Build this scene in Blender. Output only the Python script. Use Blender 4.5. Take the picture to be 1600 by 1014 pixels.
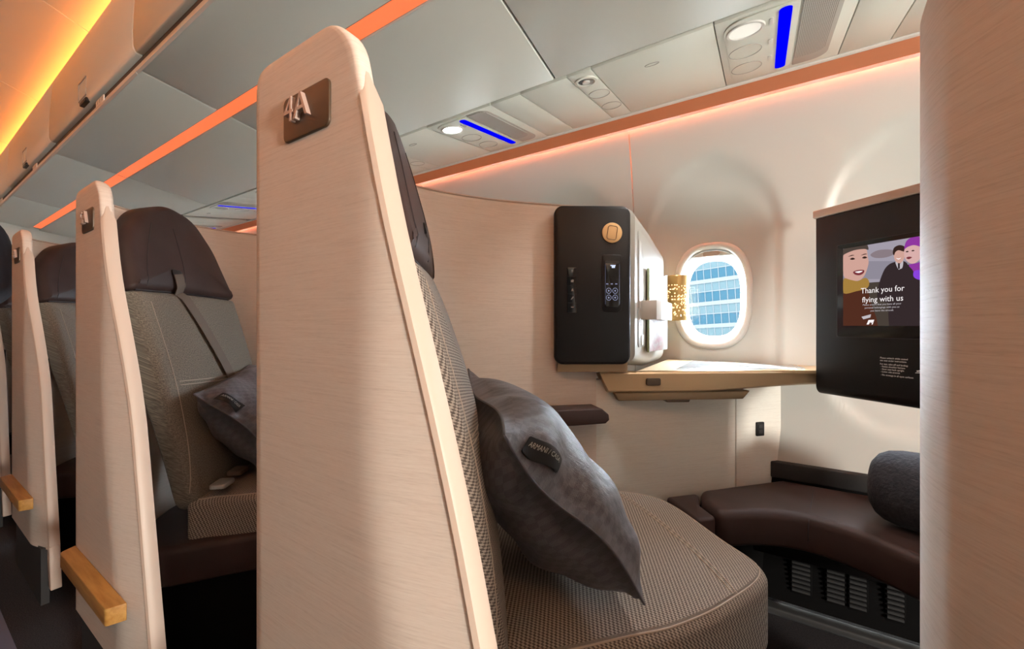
import bpy, bmesh, math, random
from mathutils import Vector, Matrix
from mathutils.bvhtree import BVHTree
random.seed(7)
S = bpy.context.scene
C = S.collection
for o in list(bpy.data.objects): bpy.data.objects.remove(o)

# ------------------------------------------------------------------ camera
FPX = 620.0
BETA = math.atan(990.0 / FPX)
CAMZ = 0.97
CAM = Vector((0, 0, CAMZ))
FWD = Vector((-math.cos(BETA), math.sin(BETA), 0))
RGT = Vector((math.sin(BETA), math.cos(BETA), 0))
UP = Vector((0, 0, 1))
cd = bpy.data.cameras.new('camera'); cam = bpy.data.objects.new('camera', cd); C.objects.link(cam)
cd.sensor_width = 36.0; cd.lens = 36.0 * FPX / 1600.0; cd.clip_start = 0.02; cd.clip_end = 500
cam.location = CAM
cam.rotation_euler = FWD.to_track_quat('-Z', 'Y').to_euler()
S.camera = cam

# ------------------------------------------------------------------ world, sun, exposure
SKY = 105.0
w = bpy.data.worlds.new('sky'); S.world = w; w.use_nodes = True
bg = w.node_tree.nodes['Background']; bg.inputs[0].default_value = (0.80, 0.90, 1.0, 1); bg.inputs[1].default_value = SKY
sd = bpy.data.lights.new('sun', 'SUN'); sd.energy = 45; sd.angle = math.radians(1.5); sd.color = (1, .95, .86)
sun = bpy.data.objects.new('sun', sd); C.objects.link(sun)
sun.rotation_euler = Vector((.45, -.55, -.70)).to_track_quat('-Z', 'Y').to_euler()
S.view_settings.view_transform = 'Standard'; S.view_settings.look = 'None'
S.view_settings.gamma = 1.0; S.view_settings.use_curve_mapping = False
S.view_settings.exposure = 0.35
try:
    S.cycles.use_denoising = True
    S.cycles.max_bounces = 10; S.cycles.diffuse_bounces = 6; S.cycles.transparent_max_bounces = 12
    S.cycles.sample_clamp_indirect = 8
except Exception: pass
# unseen fill lamps added far forward, and the ceiling lamps over the aisle
def area(name, loc, to, sx, sy, power, col):
    l = bpy.data.lights.new(name, 'AREA'); l.shape = 'RECTANGLE'; l.size = sx; l.size_y = sy; l.energy = power; l.color = col
    o = bpy.data.objects.new(name, l); C.objects.link(o); o.location = loc
    o.rotation_euler = (Vector(to) - Vector(loc)).to_track_quat('-Z', 'Y').to_euler()
    return o
area('fill_wash', (2.7, -0.05, 1.0), (-.4, .30, .80), .4, .5, 92, (1, .96, .88))
gl_ = bpy.data.lights.new('fill_spot', 'SPOT'); gl_.energy = 130; gl_.spot_size = math.radians(38); gl_.spot_blend = .6; gl_.shadow_soft_size = .2; gl_.color = (1, .95, .86)
glo = bpy.data.objects.new('fill_spot', gl_); C.objects.link(glo); glo.location = (2.7, -.05, 1.0); glo.rotation_euler = (Vector((-.35, .25, .76)) - glo.location).to_track_quat('-Z', 'Y').to_euler()
for k, x in enumerate((-4.2, -2.2, -.2, 1.8)):
    area('aisle_ceiling_light', (x, -.55, 2.14), (x, -.45, 0), 1.6, .12, 1.3, (1, .46, .31))

# ------------------------------------------------------------------ helpers
def ray(px, py):
    return (FWD + RGT * ((px - 800) / FPX) + UP * ((507 - py) / FPX))
def hit(px, py, p0, n):
    d = ray(px, py); t = (Vector(p0) - CAM).dot(Vector(n)) / d.dot(Vector(n)); return CAM + d * t

def worldoff(p):
    v = Vector((0, 0, 0))
    while p is not None: v = v + p.location; p = p.parent
    return v
def finish(me, mat, ang=38):
    if mat is not None: me.materials.append(mat)
    me.polygons.foreach_set('use_smooth', [True] * len(me.polygons))
    try: me.set_sharp_from_angle(angle=math.radians(ang))
    except Exception: pass
    me.update()
def obj(name, verts, faces, mat, parent=None, bevel=0, seg=3, ang=38, uv=None, loc=None, flip=False):
    off = worldoff(parent) + (Vector(loc) if loc is not None else Vector((0, 0, 0)))
    vs = [Vector(v) - off for v in verts]
    me = bpy.data.meshes.new(name); me.from_pydata(vs, [], faces)
    bm = bmesh.new(); bm.from_mesh(me)
    if uv is not None:
        lay = bm.loops.layers.uv.new('UVMap'); bm.verts.ensure_lookup_table()
        for f in bm.faces:
            for l in f.loops: l[lay].uv = uv[l.vert.index]
    bmesh.ops.recalc_face_normals(bm, faces=bm.faces)
    if all(len(e.link_faces) == 2 for e in bm.edges) and bm.calc_volume(signed=True) < 0: bmesh.ops.reverse_faces(bm, faces=bm.faces)
    if bevel:
        es = [e for e in bm.edges if len(e.link_faces) == 2 and e.calc_face_angle(0) > math.radians(30)]
        bmesh.ops.bevel(bm, geom=es, offset=bevel, segments=seg, profile=.5, affect='EDGES', clamp_overlap=True)
    bm.to_mesh(me); bm.free()
    finish(me, mat, ang)
    o = bpy.data.objects.new(name, me); C.objects.link(o)
    if parent is not None: o.parent = parent
    if loc is not None: o.location = loc
    return o
def tag(o, label=None, cat=None, group=None, kind=None):
    if label: o['label'] = label
    if cat: o['category'] = cat
    if group: o['group'] = group
    if kind: o['kind'] = kind
    return o
def empty(name, loc, label=None, cat=None, group=None, kind=None):
    o = bpy.data.objects.new(name, None); C.objects.link(o); o.location = loc; o.empty_display_size = .05
    return tag(o, label, cat, group, kind)
def copy_tree(o, dx=0, label=None, parent=None):
    c = o.copy(); C.objects.link(c); c.parent = parent
    if parent is None: c.location = o.location + Vector((dx, 0, 0))
    if label: c['label'] = label
    for ch in o.children: copy_tree(ch, 0, None, c)
    return c

class MB:
    def __init__(s): s.v = []; s.f = []; s.uv = []
    def add(s, v, f, uv=None):
        n = len(s.v); s.v += [Vector(x) for x in v]; s.f += [[i + n for i in q] for q in f]
        s.uv += (uv if uv else [(0, 0)] * len(v)); return s
    def box(s, x0, x1, y0, y1, z0, z1):
        return s.add([(x0, y0, z0), (x1, y0, z0), (x1, y1, z0), (x0, y1, z0), (x0, y0, z1), (x1, y0, z1), (x1, y1, z1), (x0, y1, z1)],
                     [(0, 3, 2, 1), (4, 5, 6, 7), (0, 1, 5, 4), (1, 2, 6, 5), (2, 3, 7, 6), (3, 0, 4, 7)])
    def prism(s, poly, fr, d0, d1):
        o, A, B, N = fr; n = len(poly)
        v = [o + A * a + B * b + N * d0 for a, b in poly] + [o + A * a + B * b + N * d1 for a, b in poly]
        f = [list(range(n))[::-1], list(range(n, 2 * n))] + [(i, (i + 1) % n, n + (i + 1) % n, n + i) for i in range(n)]
        return s.add(v, f, [(a, b) for a, b in poly] * 2)
    def tube(s, pts, r, seg=8, closed=False, cap=True):
        pts = [Vector(p) for p in pts]; n = len(pts); rings = []
        ref = Vector((0.13, .21, .97))
        v = []
        for i in range(n):
            if closed: t = pts[(i + 1) % n] - pts[i - 1]
            else: t = pts[min(i + 1, n - 1)] - pts[max(i - 1, 0)]
            t.normalize()
            rr = ref if abs(t.dot(ref)) < .93 else Vector((1, .1, 0))
            a = t.cross(rr).normalized(); b = t.cross(a)
            ra = r[i] if isinstance(r, (list, tuple)) else r
            v += [pts[i] + a * (ra * math.cos(2 * math.pi * k / seg)) + b * (ra * math.sin(2 * math.pi * k / seg)) for k in range(seg)]
        f = []
        for i in range(n if closed else n - 1):
            j = (i + 1) % n
            for k in range(seg): f.append((i * seg + k, i * seg + (k + 1) % seg, j * seg + (k + 1) % seg, j * seg + k))
        if cap and not closed: f += [tuple(range(seg))[::-1], tuple(range((n - 1) * seg, n * seg))]
        return s.add(v, f)
    def loft(s, rings, closed=True, cap=True, uv=False):
        n = len(rings[0]); v = [p for r in rings for p in r]; f = []
        for i in range(len(rings) - 1):
            for k in range(n if closed else n - 1):
                f.append((i * n + k, i * n + (k + 1) % n, (i + 1) * n + (k + 1) % n, (i + 1) * n + k))
        if cap and closed: f += [tuple(range(n))[::-1], tuple(range((len(rings) - 1) * n, len(rings) * n))]
        return s.add(v, f)
    def disc(s, c, A, B, ra, rb, n=32):
        return s.add([Vector(c) + A * (ra * math.cos(2 * math.pi * k / n)) + B * (rb * math.sin(2 * math.pi * k / n)) for k in range(n)], [list(range(n))])
    def cyl(s, c, A, B, N, r, d0, d1, n=32, rb=None):
        rb = rb or r
        return s.prism([(r * math.cos(2 * math.pi * k / n), rb * math.sin(2 * math.pi * k / n)) for k in range(n)], (Vector(c), A, B, N), d0, d1)
    def obj(s, name, mat, parent=None, bevel=0, seg=3, ang=38, uv=False, loc=None):
        return obj(name, s.v, s.f, mat, parent, bevel, seg, ang, s.uv if uv else None, loc)

def rpoly(pts, r, seg=6):
    n = len(pts); out = []
    for i in range(n):
        p = Vector(pts[i]).to_2d(); a = Vector(pts[i - 1]).to_2d(); b = Vector(pts[(i + 1) % n]).to_2d()
        ri = r[i] if isinstance(r, (list, tuple)) else r
        u1 = (a - p); u2 = (b - p); l1 = u1.length; l2 = u2.length; u1.normalize(); u2.normalize()
        th = math.acos(max(-1, min(1, u1.dot(u2))))
        if ri <= 0 or th > 3.1: out.append((p.x, p.y)); continue
        t = min(ri / math.tan(th / 2), l1 * .49, l2 * .49); rr = t * math.tan(th / 2)
        bis = (u1 + u2).normalized(); c = p + bis * (rr / math.sin(th / 2))
        s = p + u1 * t; e = p + u2 * t
        a0 = math.atan2(s.y - c.y, s.x - c.x); a1 = math.atan2(e.y - c.y, e.x - c.x); da = a1 - a0
        while da > math.pi: da -= 2 * math.pi
        while da < -math.pi: da += 2 * math.pi
        for k in range(seg + 1):
            q = a0 + da * k / seg; out.append((c.x + rr * math.cos(q), c.y + rr * math.sin(q)))
    return out
def rrect(x0, x1, y0, y1, r, seg=6): return rpoly([(x0, y0), (x1, y0), (x1, y1), (x0, y1)], r, seg)
def crom(pts, n=8, closed=False):
    pts = [Vector(p) for p in pts]; m = len(pts); out = []
    for i in range(m if closed else m - 1):
        g = lambda k: pts[k % m] if closed else pts[max(0, min(m - 1, k))]
        p0, p1, p2, p3 = g(i - 1), g(i), g(i + 1), g(i + 2)
        for k in range(n):
            t = k / n
            out.append(.5 * ((2 * p1) + (p2 - p0) * t + (2 * p0 - 5 * p1 + 4 * p2 - p3) * t * t + (3 * p1 - p0 - 3 * p2 + p3) * t ** 3))
    if not closed: out.append(pts[-1])
    return out
def resample(pts, n):
    pts = [Vector(p) for p in pts]; L = [0]
    m = len(pts)
    for i in range(m): L.append(L[-1] + (pts[(i + 1) % m] - pts[i]).length)
    out = []; j = 0
    for k in range(n):
        t = L[-1] * k / n
        while L[j + 1] < t: j += 1
        u = (t - L[j]) / max(1e-9, L[j + 1] - L[j]); out.append(pts[j].lerp(pts[(j + 1) % m], u))
    return out
def cushion(outline, fr, d0, d1, r, crown, bend=None, n=96, rings=9, bottom_r=None, flat=False):
    """soft upholstered block: outline (a,b), depth d0 (back) to d1 (front) with rounded rims and crowned front"""
    pl = resample([Vector((a, b)) for a, b in outline], n)
    area2 = sum(pl[i].x * pl[(i + 1) % n].y - pl[(i + 1) % n].x * pl[i].y for i in range(n))
    if area2 < 0: pl.reverse()
    cen = sum(pl, Vector((0, 0))) / n
    nor = []
    for i in range(n):
        t = (pl[(i + 2) % n] - pl[i - 2]).normalized(); nor.append(Vector((t.y, -t.x)))
    br = bottom_r if bottom_r is not None else r * .5
    prof = []
    for k in range(4): q = math.pi / 2 * k / 3; prof.append((br * (1 - math.sin(q)), d0 + br * (1 - math.cos(q))))
    for k in range(7): q = math.pi / 2 * k / 6; prof.append((r * (1 - math.cos(q)), d1 - r + r * math.sin(q)))
    mb = MB(); o, A, B, N = fr
    def put(p, d):
        if bend: d += bend(p.x, p.y)
        return o + A * p.x + B * p.y + N * d
    rgs = []; uv = []
    for ins, d in prof:
        rg = [pl[i] - nor[i] * ins for i in range(n)]; rgs.append([put(p, d) for p in rg]); uv += [(p.x, p.y + d * .8 if ins < r * .6 else p.y) for p in rg]
    base = [pl[i] - nor[i] * r for i in range(n)]
    if flat: rings = 1
    for k in range(1, rings):
        f = 1 - k / rings
        rg = [cen + (p - cen) * f for p in base]
        rgs.append([put(p, d1 + crown * (1 - f * f) ** .8) for p in rg]); uv += [(p.x, p.y) for p in rg]
    v = [p for rg in rgs for p in rg]; f = []
    for i in range(len(rgs) - 1):
        for k in range(n): f.append((i * n + k, i * n + (k + 1) % n, (i + 1) * n + (k + 1) % n, (i + 1) * n + k))
    if flat: f.append(tuple(range((len(rgs) - 1) * n, len(rgs) * n)))
    v.append(put(cen, d1 + crown)); uv.append((cen.x, cen.y)); ci = len(v) - 1; b0 = (len(rgs) - 1) * n
    if flat: v.pop(); uv.pop()
    for k in range(0 if flat else n): f.append((b0 + k, b0 + (k + 1) % n, ci))
    f.append(tuple(range(n))[::-1])
    mb.add(v, f, uv); mb.put = put
    return mb
X, Y, Z = Vector((1, 0, 0)), Vector((0, 1, 0)), Vector((0, 0, 1))
O0 = Vector((0, 0, 0))
XY = (O0, X, Y, Z)

# ------------------------------------------------------------------ materials
MATS = {}
def mat(name, col, rough=.5, metal=0, spec=.5, em=None, ems=0, build=None, coat=0, sheen=0):
    m = bpy.data.materials.new(name); m.use_nodes = True
    b = m.node_tree.nodes['Principled BSDF']
    b.inputs['Base Color'].default_value = (*col, 1); b.inputs['Roughness'].default_value = rough; b.inputs['Metallic'].default_value = metal
    b.inputs['Specular IOR Level'].default_value = spec
    b.inputs['Coat Weight'].default_value = coat
    b.inputs['Sheen Weight'].default_value = sheen
    if em: b.inputs['Emission Color'].default_value = (*em, 1); b.inputs['Emission Strength'].default_value = ems
    if build: build(m, m.node_tree.nodes, m.node_tree.links, b)
    MATS[name] = m
    return m
def coords(nt, kind='Object', scale=(1, 1, 1), rot=(0, 0, 0)):
    tc = nt.nodes.new('ShaderNodeTexCoord'); mp = nt.nodes.new('ShaderNodeMapping')
    mp.inputs['Scale'].default_value = scale; mp.inputs['Rotation'].default_value = rot
    nt.links.new(tc.outputs[kind], mp.inputs['Vector']); return mp.outputs['Vector']
def noise(nt, vec, scale, detail=3, rough=.55):
    n = nt.nodes.new('ShaderNodeTexNoise'); n.inputs['Scale'].default_value = scale; n.inputs['Detail'].default_value = detail; n.inputs['Roughness'].default_value = rough
    nt.links.new(vec, n.inputs['Vector']); return n.outputs['Fac']
def ramp(nt, fac, stops):
    r = nt.nodes.new('ShaderNodeValToRGB'); e = r.color_ramp.elements
    e[0].position, e[0].color = stops[0][0], (*stops[0][1], 1); e[1].position, e[1].color = stops[-1][0], (*stops[-1][1], 1)
    for p, c in stops[1:-1]: q = e.new(p); q.color = (*c, 1)
    nt.links.new(fac, r.inputs['Fac']); return r.outputs['Color']
def bump(nt, h, b, strength=.2, dist=.001):
    bp = nt.nodes.new('ShaderNodeBump'); bp.inputs['Strength'].default_value = strength; bp.inputs['Distance'].default_value = dist
    nt.links.new(h, bp.inputs['Height']); nt.links.new(bp.outputs['Normal'], b.inputs['Normal'])
def mul(nt, a, b, t='MULTIPLY'):
    m = nt.nodes.new('ShaderNodeMath'); m.operation = t
    for i, x in enumerate((a, b)):
        if isinstance(x, (int, float)): m.inputs[i].default_value = x
        else: nt.links.new(x, m.inputs[i])
    return m.outputs[0]
def grained(c0, c1, c2):
    def f(m, N, L, b):
        nt = m.node_tree
        v = coords(nt, 'Object', (11, 11, 430)); h = noise(nt, v, 1.0, 3, .6)
        v2 = coords(nt, 'Object', (70, 70, 1100)); h2 = noise(nt, v2, 1.0, 2, .6)
        s = mul(nt, mul(nt, h, .6), mul(nt, h2, .4), 'ADD')
        L.new(ramp(nt, s, [(.33, c0), (.46, c1), (.62, c2)]), b.inputs['Base Color'])
        bump(nt, s, b, .22, .0007)
    return f
def leathery(c0, c1, sc=420):
    def f(m, N, L, b):
        nt = m.node_tree; v = coords(nt)
        vo = N.new('ShaderNodeTexVoronoi'); vo.inputs['Scale'].default_value = sc; L.new(v, vo.inputs['Vector'])
        L.new(ramp(nt, noise(nt, v, 6, 3), [(.3, c0), (.7, c1)]), b.inputs['Base Color'])
        bump(nt, vo.outputs['Distance'], b, .12, .0006)
    return f
def woven(c0, c1, c2, su=215, sv=330, kind='UV'):
    def f(m, N, L, b):
        nt = m.node_tree; v = coords(nt, kind, (su, sv, su), (0, 0, .5))
        ch = N.new('ShaderNodeTexChecker'); ch.inputs['Scale'].default_value = 1.0; L.new(v, ch.inputs['Vector'])
        w1 = N.new('ShaderNodeTexWave'); w1.inputs['Scale'].default_value = .5; L.new(v, w1.inputs['Vector'])
        n1 = noise(nt, v, .9, 2); s = mul(nt, mul(nt, ch.outputs['Fac'], .62), mul(nt, n1, .5), 'ADD')
        L.new(ramp(nt, s, [(.18, c0), (.5, c1), (.86, c2)]), b.inputs['Base Color'])
        bump(nt, s, b, .55, .0015)
    return f
mat('laminate', (.5, .4, .33), .62, build=grained((.56, .465, .395), (.63, .535, .46), (.67, .58, .505)))
mat('laminate_edge', (.50, .385, .31), .45)
mat('console_laminate', (.6, .55, .46), .55, build=grained((.63, .59, .52), (.70, .665, .595), (.74, .71, .64)))
mat('leather', (.05, .03, .03), .48, spec=.22, build=leathery((.032, .017, .014), (.050, .028, .024)))
mat('weave', (.2, .15, .12), .9, build=woven((.060, .043, .034), (.175, .135, .108), (.32, .26, .21)))
def tweedy(m, N, L, b):
    nt = m.node_tree; v = coords(nt, 'UV', (700, 260, 1)); v2 = coords(nt, 'UV', (260, 700, 1))
    s = mul(nt, mul(nt, noise(nt, v, 1, 2), .5), mul(nt, noise(nt, v2, 1, 2), .5), 'ADD')
    L.new(ramp(nt, s, [(.34, (.060, .048, .036)), (.5, (.145, .118, .090)), (.66, (.25, .21, .165))]), b.inputs['Base Color'])
    bump(nt, s, b, .5, .0015)
mat('tweed', (.2, .17, .13), .95, build=tweedy)
mat('stitch', (.36, .28, .22), .8)
mat('dark_stitch', (.02, .012, .012), .7)
mat('oak', (.42, .20, .05), .45, build=lambda m, N, L, b: L.new(ramp(m.node_tree, noise(m.node_tree, coords(m.node_tree, 'Object', (6, 60, 60)), 1.5, 4), [(.3, (.34, .15, .03)), (.7, (.50, .26, .07))]), b.inputs['Base Color']))
mat('bronze', (.30, .20, .11), .35, .55)
mat('dark_bronze', (.085, .052, .03), .42, .4)
mat('letter', (.50, .36, .30), .5, .2)
mat('bronze_desk', (.62, .44, .25), .34, .35)
mat('black_plastic', (.006, .005, .005), .40, spec=.3)
mat('black_gloss', (.006, .006, .007), .12)
mat('dark_pad', (.02, .018, .018), .7)
mat('deep_black', (.004, .0035, .0035), .8, spec=.1)
mat('white_plastic', (.31, .295, .26), .42, build=lambda m, N, L, b: bump(m.node_tree, noise(m.node_tree, coords(m.node_tree), 900, 2), b, .04, .0004))
mat('bin_plastic', (.62, .63, .575), .36, build=lambda m, N, L, b: bump(m.node_tree, noise(m.node_tree, coords(m.node_tree), 700, 2), b, .04, .0004))
mat('psu_plastic', (.66, .675, .60), .42)
mat('grey_plastic', (.36, .34, .30), .5)
mat('seam_dark', (.05, .048, .044), .7)
mat('wall_plastic', (.56, .555, .515), .42)
mat('bezel', (.66, .65, .61), .35)
mat('reveal_white', (.42, .42, .385), .45)
mat('gap_dark', (.06, .045, .035), .6)
mat('label_white', (.75, .72, .66), .5)
mat('glow_orange', (.3, .08, .03), .5, em=(1, .17, .05), ems=.78)
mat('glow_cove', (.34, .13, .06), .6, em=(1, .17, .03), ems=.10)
mat('led_cove', (1, .4, .2), .5, em=(1, .22, .085), ems=80)
mat('led_ceiling', (1, .5, .2), .5, em=(1, .29, .04), ems=22)
mat('ceiling_plastic', (.80, .70, .55), .5)
mat('blue_light', (0, 0, .05), .6, spec=0, em=(.0, .0, 1.0), ems=.8)
mat('blue_halo', (.3, .3, .9), .4, em=(.25, .3, 1.0), ems=.5)
mat('lamp_on', (1, 1, 1), .3, em=(1, .97, .92), ems=14)
mat('lamp_off', (.78, .80, .72), .12, 0, .7)
mat('led_white', (1, 1, .9), .3, em=(1, .95, .7), ems=10)
mat('gold', (.62, .42, .16), .35, .75)
mat('gold_tag', (.60, .38, .17), .5, .25)
mat('paper_pink', (.85, .50, .45), .6, build=lambda m, N, L, b: L.new(ramp(m.node_tree, noise(m.node_tree, coords(m.node_tree), 28, 3), [(.35, (.20, .050, .045)), (.5, (.25, .14, .12)), (.65, (.26, .235, .20))]), b.inputs['Base Color']))
mat('paper_green', (.30, .36, .22), .6)
mat('strap_white', (.5, .475, .43), .6)
mat('belt', (.115, .082, .06), .75)
mat('metal_strip', (.055, .053, .052), .5, .3)
mat('belt_silver', (.55, .5, .45), .35, .7)
mat('navy_cloth', (.010, .011, .018), .9)
mat('grey_cloth', (.03, .03, .032), .9)
mat('skin', (.42, .25, .17), .55)
mat('hair', (.012, .009, .008), .6)
mat('shoe', (.01, .01, .01), .35)
mat('inlay', (.6, .62, .63), .10, 0, .6, build=lambda m, N, L, b: L.new(ramp(m.node_tree, noise(m.node_tree, coords(m.node_tree), 7, 5), [(.35, (.26, .30, .33)), (.6, (.36, .38, .385))]), b.inputs['Base Color']))
def carpet(m, N, L, b):
    nt = m.node_tree; v = coords(nt)
    L.new(ramp(nt, noise(nt, v, 260, 3), [(.35, (.008, .006, .007)), (.7, (.032, .024, .026))]), b.inputs['Base Color'])
    bump(nt, noise(nt, v, 400, 2), b, .8, .004)
mat('carpet', (.02, .02, .02), 1, build=carpet)
mat('path_strip', (.10, .10, .14), .5)
def pillowcloth(m, N, L, b):
    nt = m.node_tree; v = coords(nt, 'UV', (95, 95, 95), (0, 0, .0))
    ch = N.new('ShaderNodeTexChecker'); ch.inputs['Scale'].default_value = 1; L.new(v, ch.inputs['Vector'])
    n1 = noise(nt, coords(nt, 'UV', (14, 5, 1)), 3, 3)
    s = mul(nt, mul(nt, ch.outputs['Fac'], .26), mul(nt, n1, .74), 'ADD')
    L.new(ramp(nt, s, [(.2, (.040, .034, .040)), (.8, (.100, .090, .102))]), b.inputs['Base Color'])
    bump(nt, mul(nt, mul(nt, noise(nt, v, 9, 2), .25), mul(nt, n1, 1.0), 'ADD'), b, .5, .006)
mat('pillow_cloth', (.09, .08, .09), .44, spec=.6, sheen=.1, build=pillowcloth)
def fleece(m, N, L, b):
    nt = m.node_tree; v = coords(nt)
    L.new(ramp(nt, noise(nt, v, 90, 4), [(.3, (.016, .015, .019)), (.7, (.035, .032, .038))]), b.inputs['Base Color'])
    bump(nt, noise(nt, v, 130, 3), b, .7, .004)
mat('fleece', (.03, .03, .03), 1, build=fleece)
def perforated(m, N, L, b):
    nt = m.node_tree; v = coords(nt, 'UV', (260, 260, 260))
    vo = N.new('ShaderNodeTexVoronoi'); vo.inputs['Scale'].default_value = 1; vo.inputs['Randomness'].default_value = 0; L.new(v, vo.inputs['Vector'])
    L.new(ramp(nt, vo.outputs['Distance'], [(.28, (.05, .045, .04)), (.36, (.42, .39, .34))]), b.inputs['Base Color'])
mat('perforated', (.3, .3, .3), .5, build=perforated)
def glassm(m, N, L, b):
    out = N['Material Output']; N.remove(b)
    tr = N.new('ShaderNodeBsdfTransparent'); tr.inputs[0].default_value = (.93, .96, .97, 1)
    gl = N.new('ShaderNodeBsdfGlossy'); gl.inputs['Roughness'].default_value = .03
    mx = N.new('ShaderNodeMixShader'); mx.inputs[0].default_value = .05
    L.new(tr.outputs[0], mx.inputs[1]); L.new(gl.outputs[0], mx.inputs[2]); L.new(mx.outputs[0], out.inputs['Surface'])
mat('pane_glass', (1, 1, 1), build=glassm)
mat('facade_white', (.0125, .0128, .0132), .8, spec=0)
mat('facade_blue', (.0026, .0060, .0080), .8, spec=0)
mat('facade_light', (.0066, .0092, .0098), .8, spec=0)
mat('apron', (.42, .41, .39), .9)
def em(name, col, s=1.0): return mat(name, (0, 0, 0), .5, spec=.0, em=col, ems=s)

M = MATS

# ------------------------------------------------------------------ text
def text(name, s, size, o, A, B, N, depth, m, parent, align='LEFT'):
    cu = bpy.data.curves.new(name, 'FONT'); cu.body = s; cu.size = size; cu.align_x = align; cu.align_y = 'BOTTOM'
    cu.extrude = depth / 2; cu.resolution_u = 2
    t = bpy.data.objects.new('tmp', cu); C.objects.link(t)
    dg = bpy.context.evaluated_depsgraph_get(); dg.update()
    me = bpy.data.meshes.new_from_object(t.evaluated_get(dg)); bpy.data.objects.remove(t); bpy.data.curves.remove(cu)
    vs = [Vector(o) + A * v.co.x + B * v.co.y + N * (v.co.z + depth / 2) for v in me.vertices]
    fs = [list(p.vertices) for p in me.polygons]; bpy.data.meshes.remove(me)
    return obj(name, vs, fs, m, parent)

# =================================================================== STRUCTURE
XA, XF = -5.2, 3.2       # aft and forward ends
tag(MB().box(XA, XF, -4.0, 1.74, -.03, 0).obj('floor', M['carpet']), kind='structure')
tag(MB().box(XA - .06, XA, -4.0, 1.78, 0, 2.4).obj('wall_aft', M['wall_plastic']), kind='structure')
tag(MB().box(XF, XF + .06, -4.0, 1.78, 0, 2.4).obj('wall_forward', M['wall_plastic']), kind='structure')
tag(MB().box(XA, XF, -4.06, -4.0, 0, 2.4).obj('wall_far', M['wall_plastic']), kind='structure')
cs = empty('wall_centre_suites', (0, -.6, 0), kind='structure')
for k in range(-4, 4): MB().prism([(-.60, 0), (-.20, 0), (-.36, 1.33), (-.60, 1.33)], (Vector((.3 + .98 * k, -.33, 0)), X, Z, Y), 0, .03).obj('centre_panel', M['laminate'], cs, .008)
MB().box(XA, XF, -1.0, -.96, 0, 1.30).obj('centre_divider', M['dark_pad'], cs)
# floor path strip
tag(MB().box(XA, XF, .165, .219, 0, .004).obj('floor_path_strip', M['path_strip']), 'pale photoluminescent strip running along the dark aisle carpet', 'floor strip')

# ---- sidewall with window openings
PROF = [(-.97, 1.640), (-.60, 1.668), (-.30, 1.695), (0, 1.708), (.22, 1.704), (.42, 1.682), (.60, 1.650), (.778, 1.602), (.95, 1.55)]
def wallY(z):
    h = z - CAMZ
    for i in range(len(PROF) - 1):
        a, b = PROF[i], PROF[i + 1]
        if h <= b[0] or i == len(PROF) - 2:
            p0 = PROF[max(0, i - 1)]; p3 = PROF[min(len(PROF) - 1, i + 2)]
            t = (h - a[0]) / (b[0] - a[0]); m1 = (b[1] - p0[1]) / (b[0] - p0[0]) * (b[0] - a[0]); m2 = (p3[1] - a[1]) / (p3[0] - a[0]) * (b[0] - a[0])
            t = max(0, min(1.2, t))
            return (2 * t ** 3 - 3 * t * t + 1) * a[1] + (t ** 3 - 2 * t * t + t) * m1 + (-2 * t ** 3 + 3 * t * t) * b[1] + (t ** 3 - t * t) * m2
WX0, WP, WZ = -.163, .573, 1.082
WHX, WHZ = .122, .190            # opening half sizes
def sup(th, a, b, p=2.7):
    c, s = math.cos(th), math.sin(th)
    r = (abs(c / a) ** p + abs(s / b) ** p) ** (-1 / p); return r * c, r * s
def sst(a, b, x):
    t = max(0, min(1, (x - a) / (b - a))); return t * t * (3 - 2 * t)
def recess(dx, z):
    # shallow arched funnel round each window
    top = WZ + .515
    hx = .238
    if z > WZ + .22: q = math.sqrt((dx / hx) ** 2 + ((z - (WZ + .22)) / (top - WZ - .22)) ** 2)
    elif z < WZ - .26: q = math.sqrt((dx / hx) ** 2 + ((z - (WZ - .26)) / .22) ** 2)
    else: q = abs(dx) / hx
    return .013 * (1 - sst(.84, 1.0, q)) + .012 * (1 - sst(.3, .9, q))
ZB, ZT = .44, CAMZ + .778
def wallpanel(k, half):
    """one polar ring sheet from window opening to the panel rectangle"""
    xc = WX0 + WP * k; n = 144; R = 26; v = []; f = []
    g0 = .0022 if half == 0 else 0; g1 = .0022 if half == 1 else 0
    xl, xr = -WP / 2 + g0, WP / 2 - g1
    angs = sorted(set([2 * math.pi * i / n for i in range(n)] + [math.atan2(b, a) % (2 * math.pi) for a in (xl, xr) for b in (ZB - WZ, ZT - WZ)]))
    n = len(angs)
    for i in range(R + 1):
        t = (i / R) ** 1.15
        for th in angs:
            x0, z0 = sup(th, WHX, WHZ); c, s = math.cos(th), math.sin(th)
            tx = (xr / c if c > 1e-9 else xl / c if c < -1e-9 else 1e9); tz = ((ZT - WZ) / s if s > 1e-9 else (ZB - WZ) / s if s < -1e-9 else 1e9)
            r = min(tx, tz); x1, z1 = r * c, r * s
            x = x0 + (x1 - x0) * t; z = WZ + z0 + (z1 - z0) * t
            v.append((xc + x, wallY(z) + recess(x, z), z))
    for i in range(R):
        for k2 in range(n): f.append((i * n + k2, i * n + (k2 + 1) % n, (i + 1) * n + (k2 + 1) % n, (i + 1) * n + k2))
    return v, f
wall = empty('wall_left', (0, 1.72, 0), kind='structure')
KW = list(range(-8, 6))
for k in KW:
    half = k % 2
    if half == 0:
        mb = MB().add(*wallpanel(k, 0)); mb.add(*wallpanel(k + 1, 1)); mb.obj('wall_panel', M['wall_plastic'], wall, ang=60)
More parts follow.
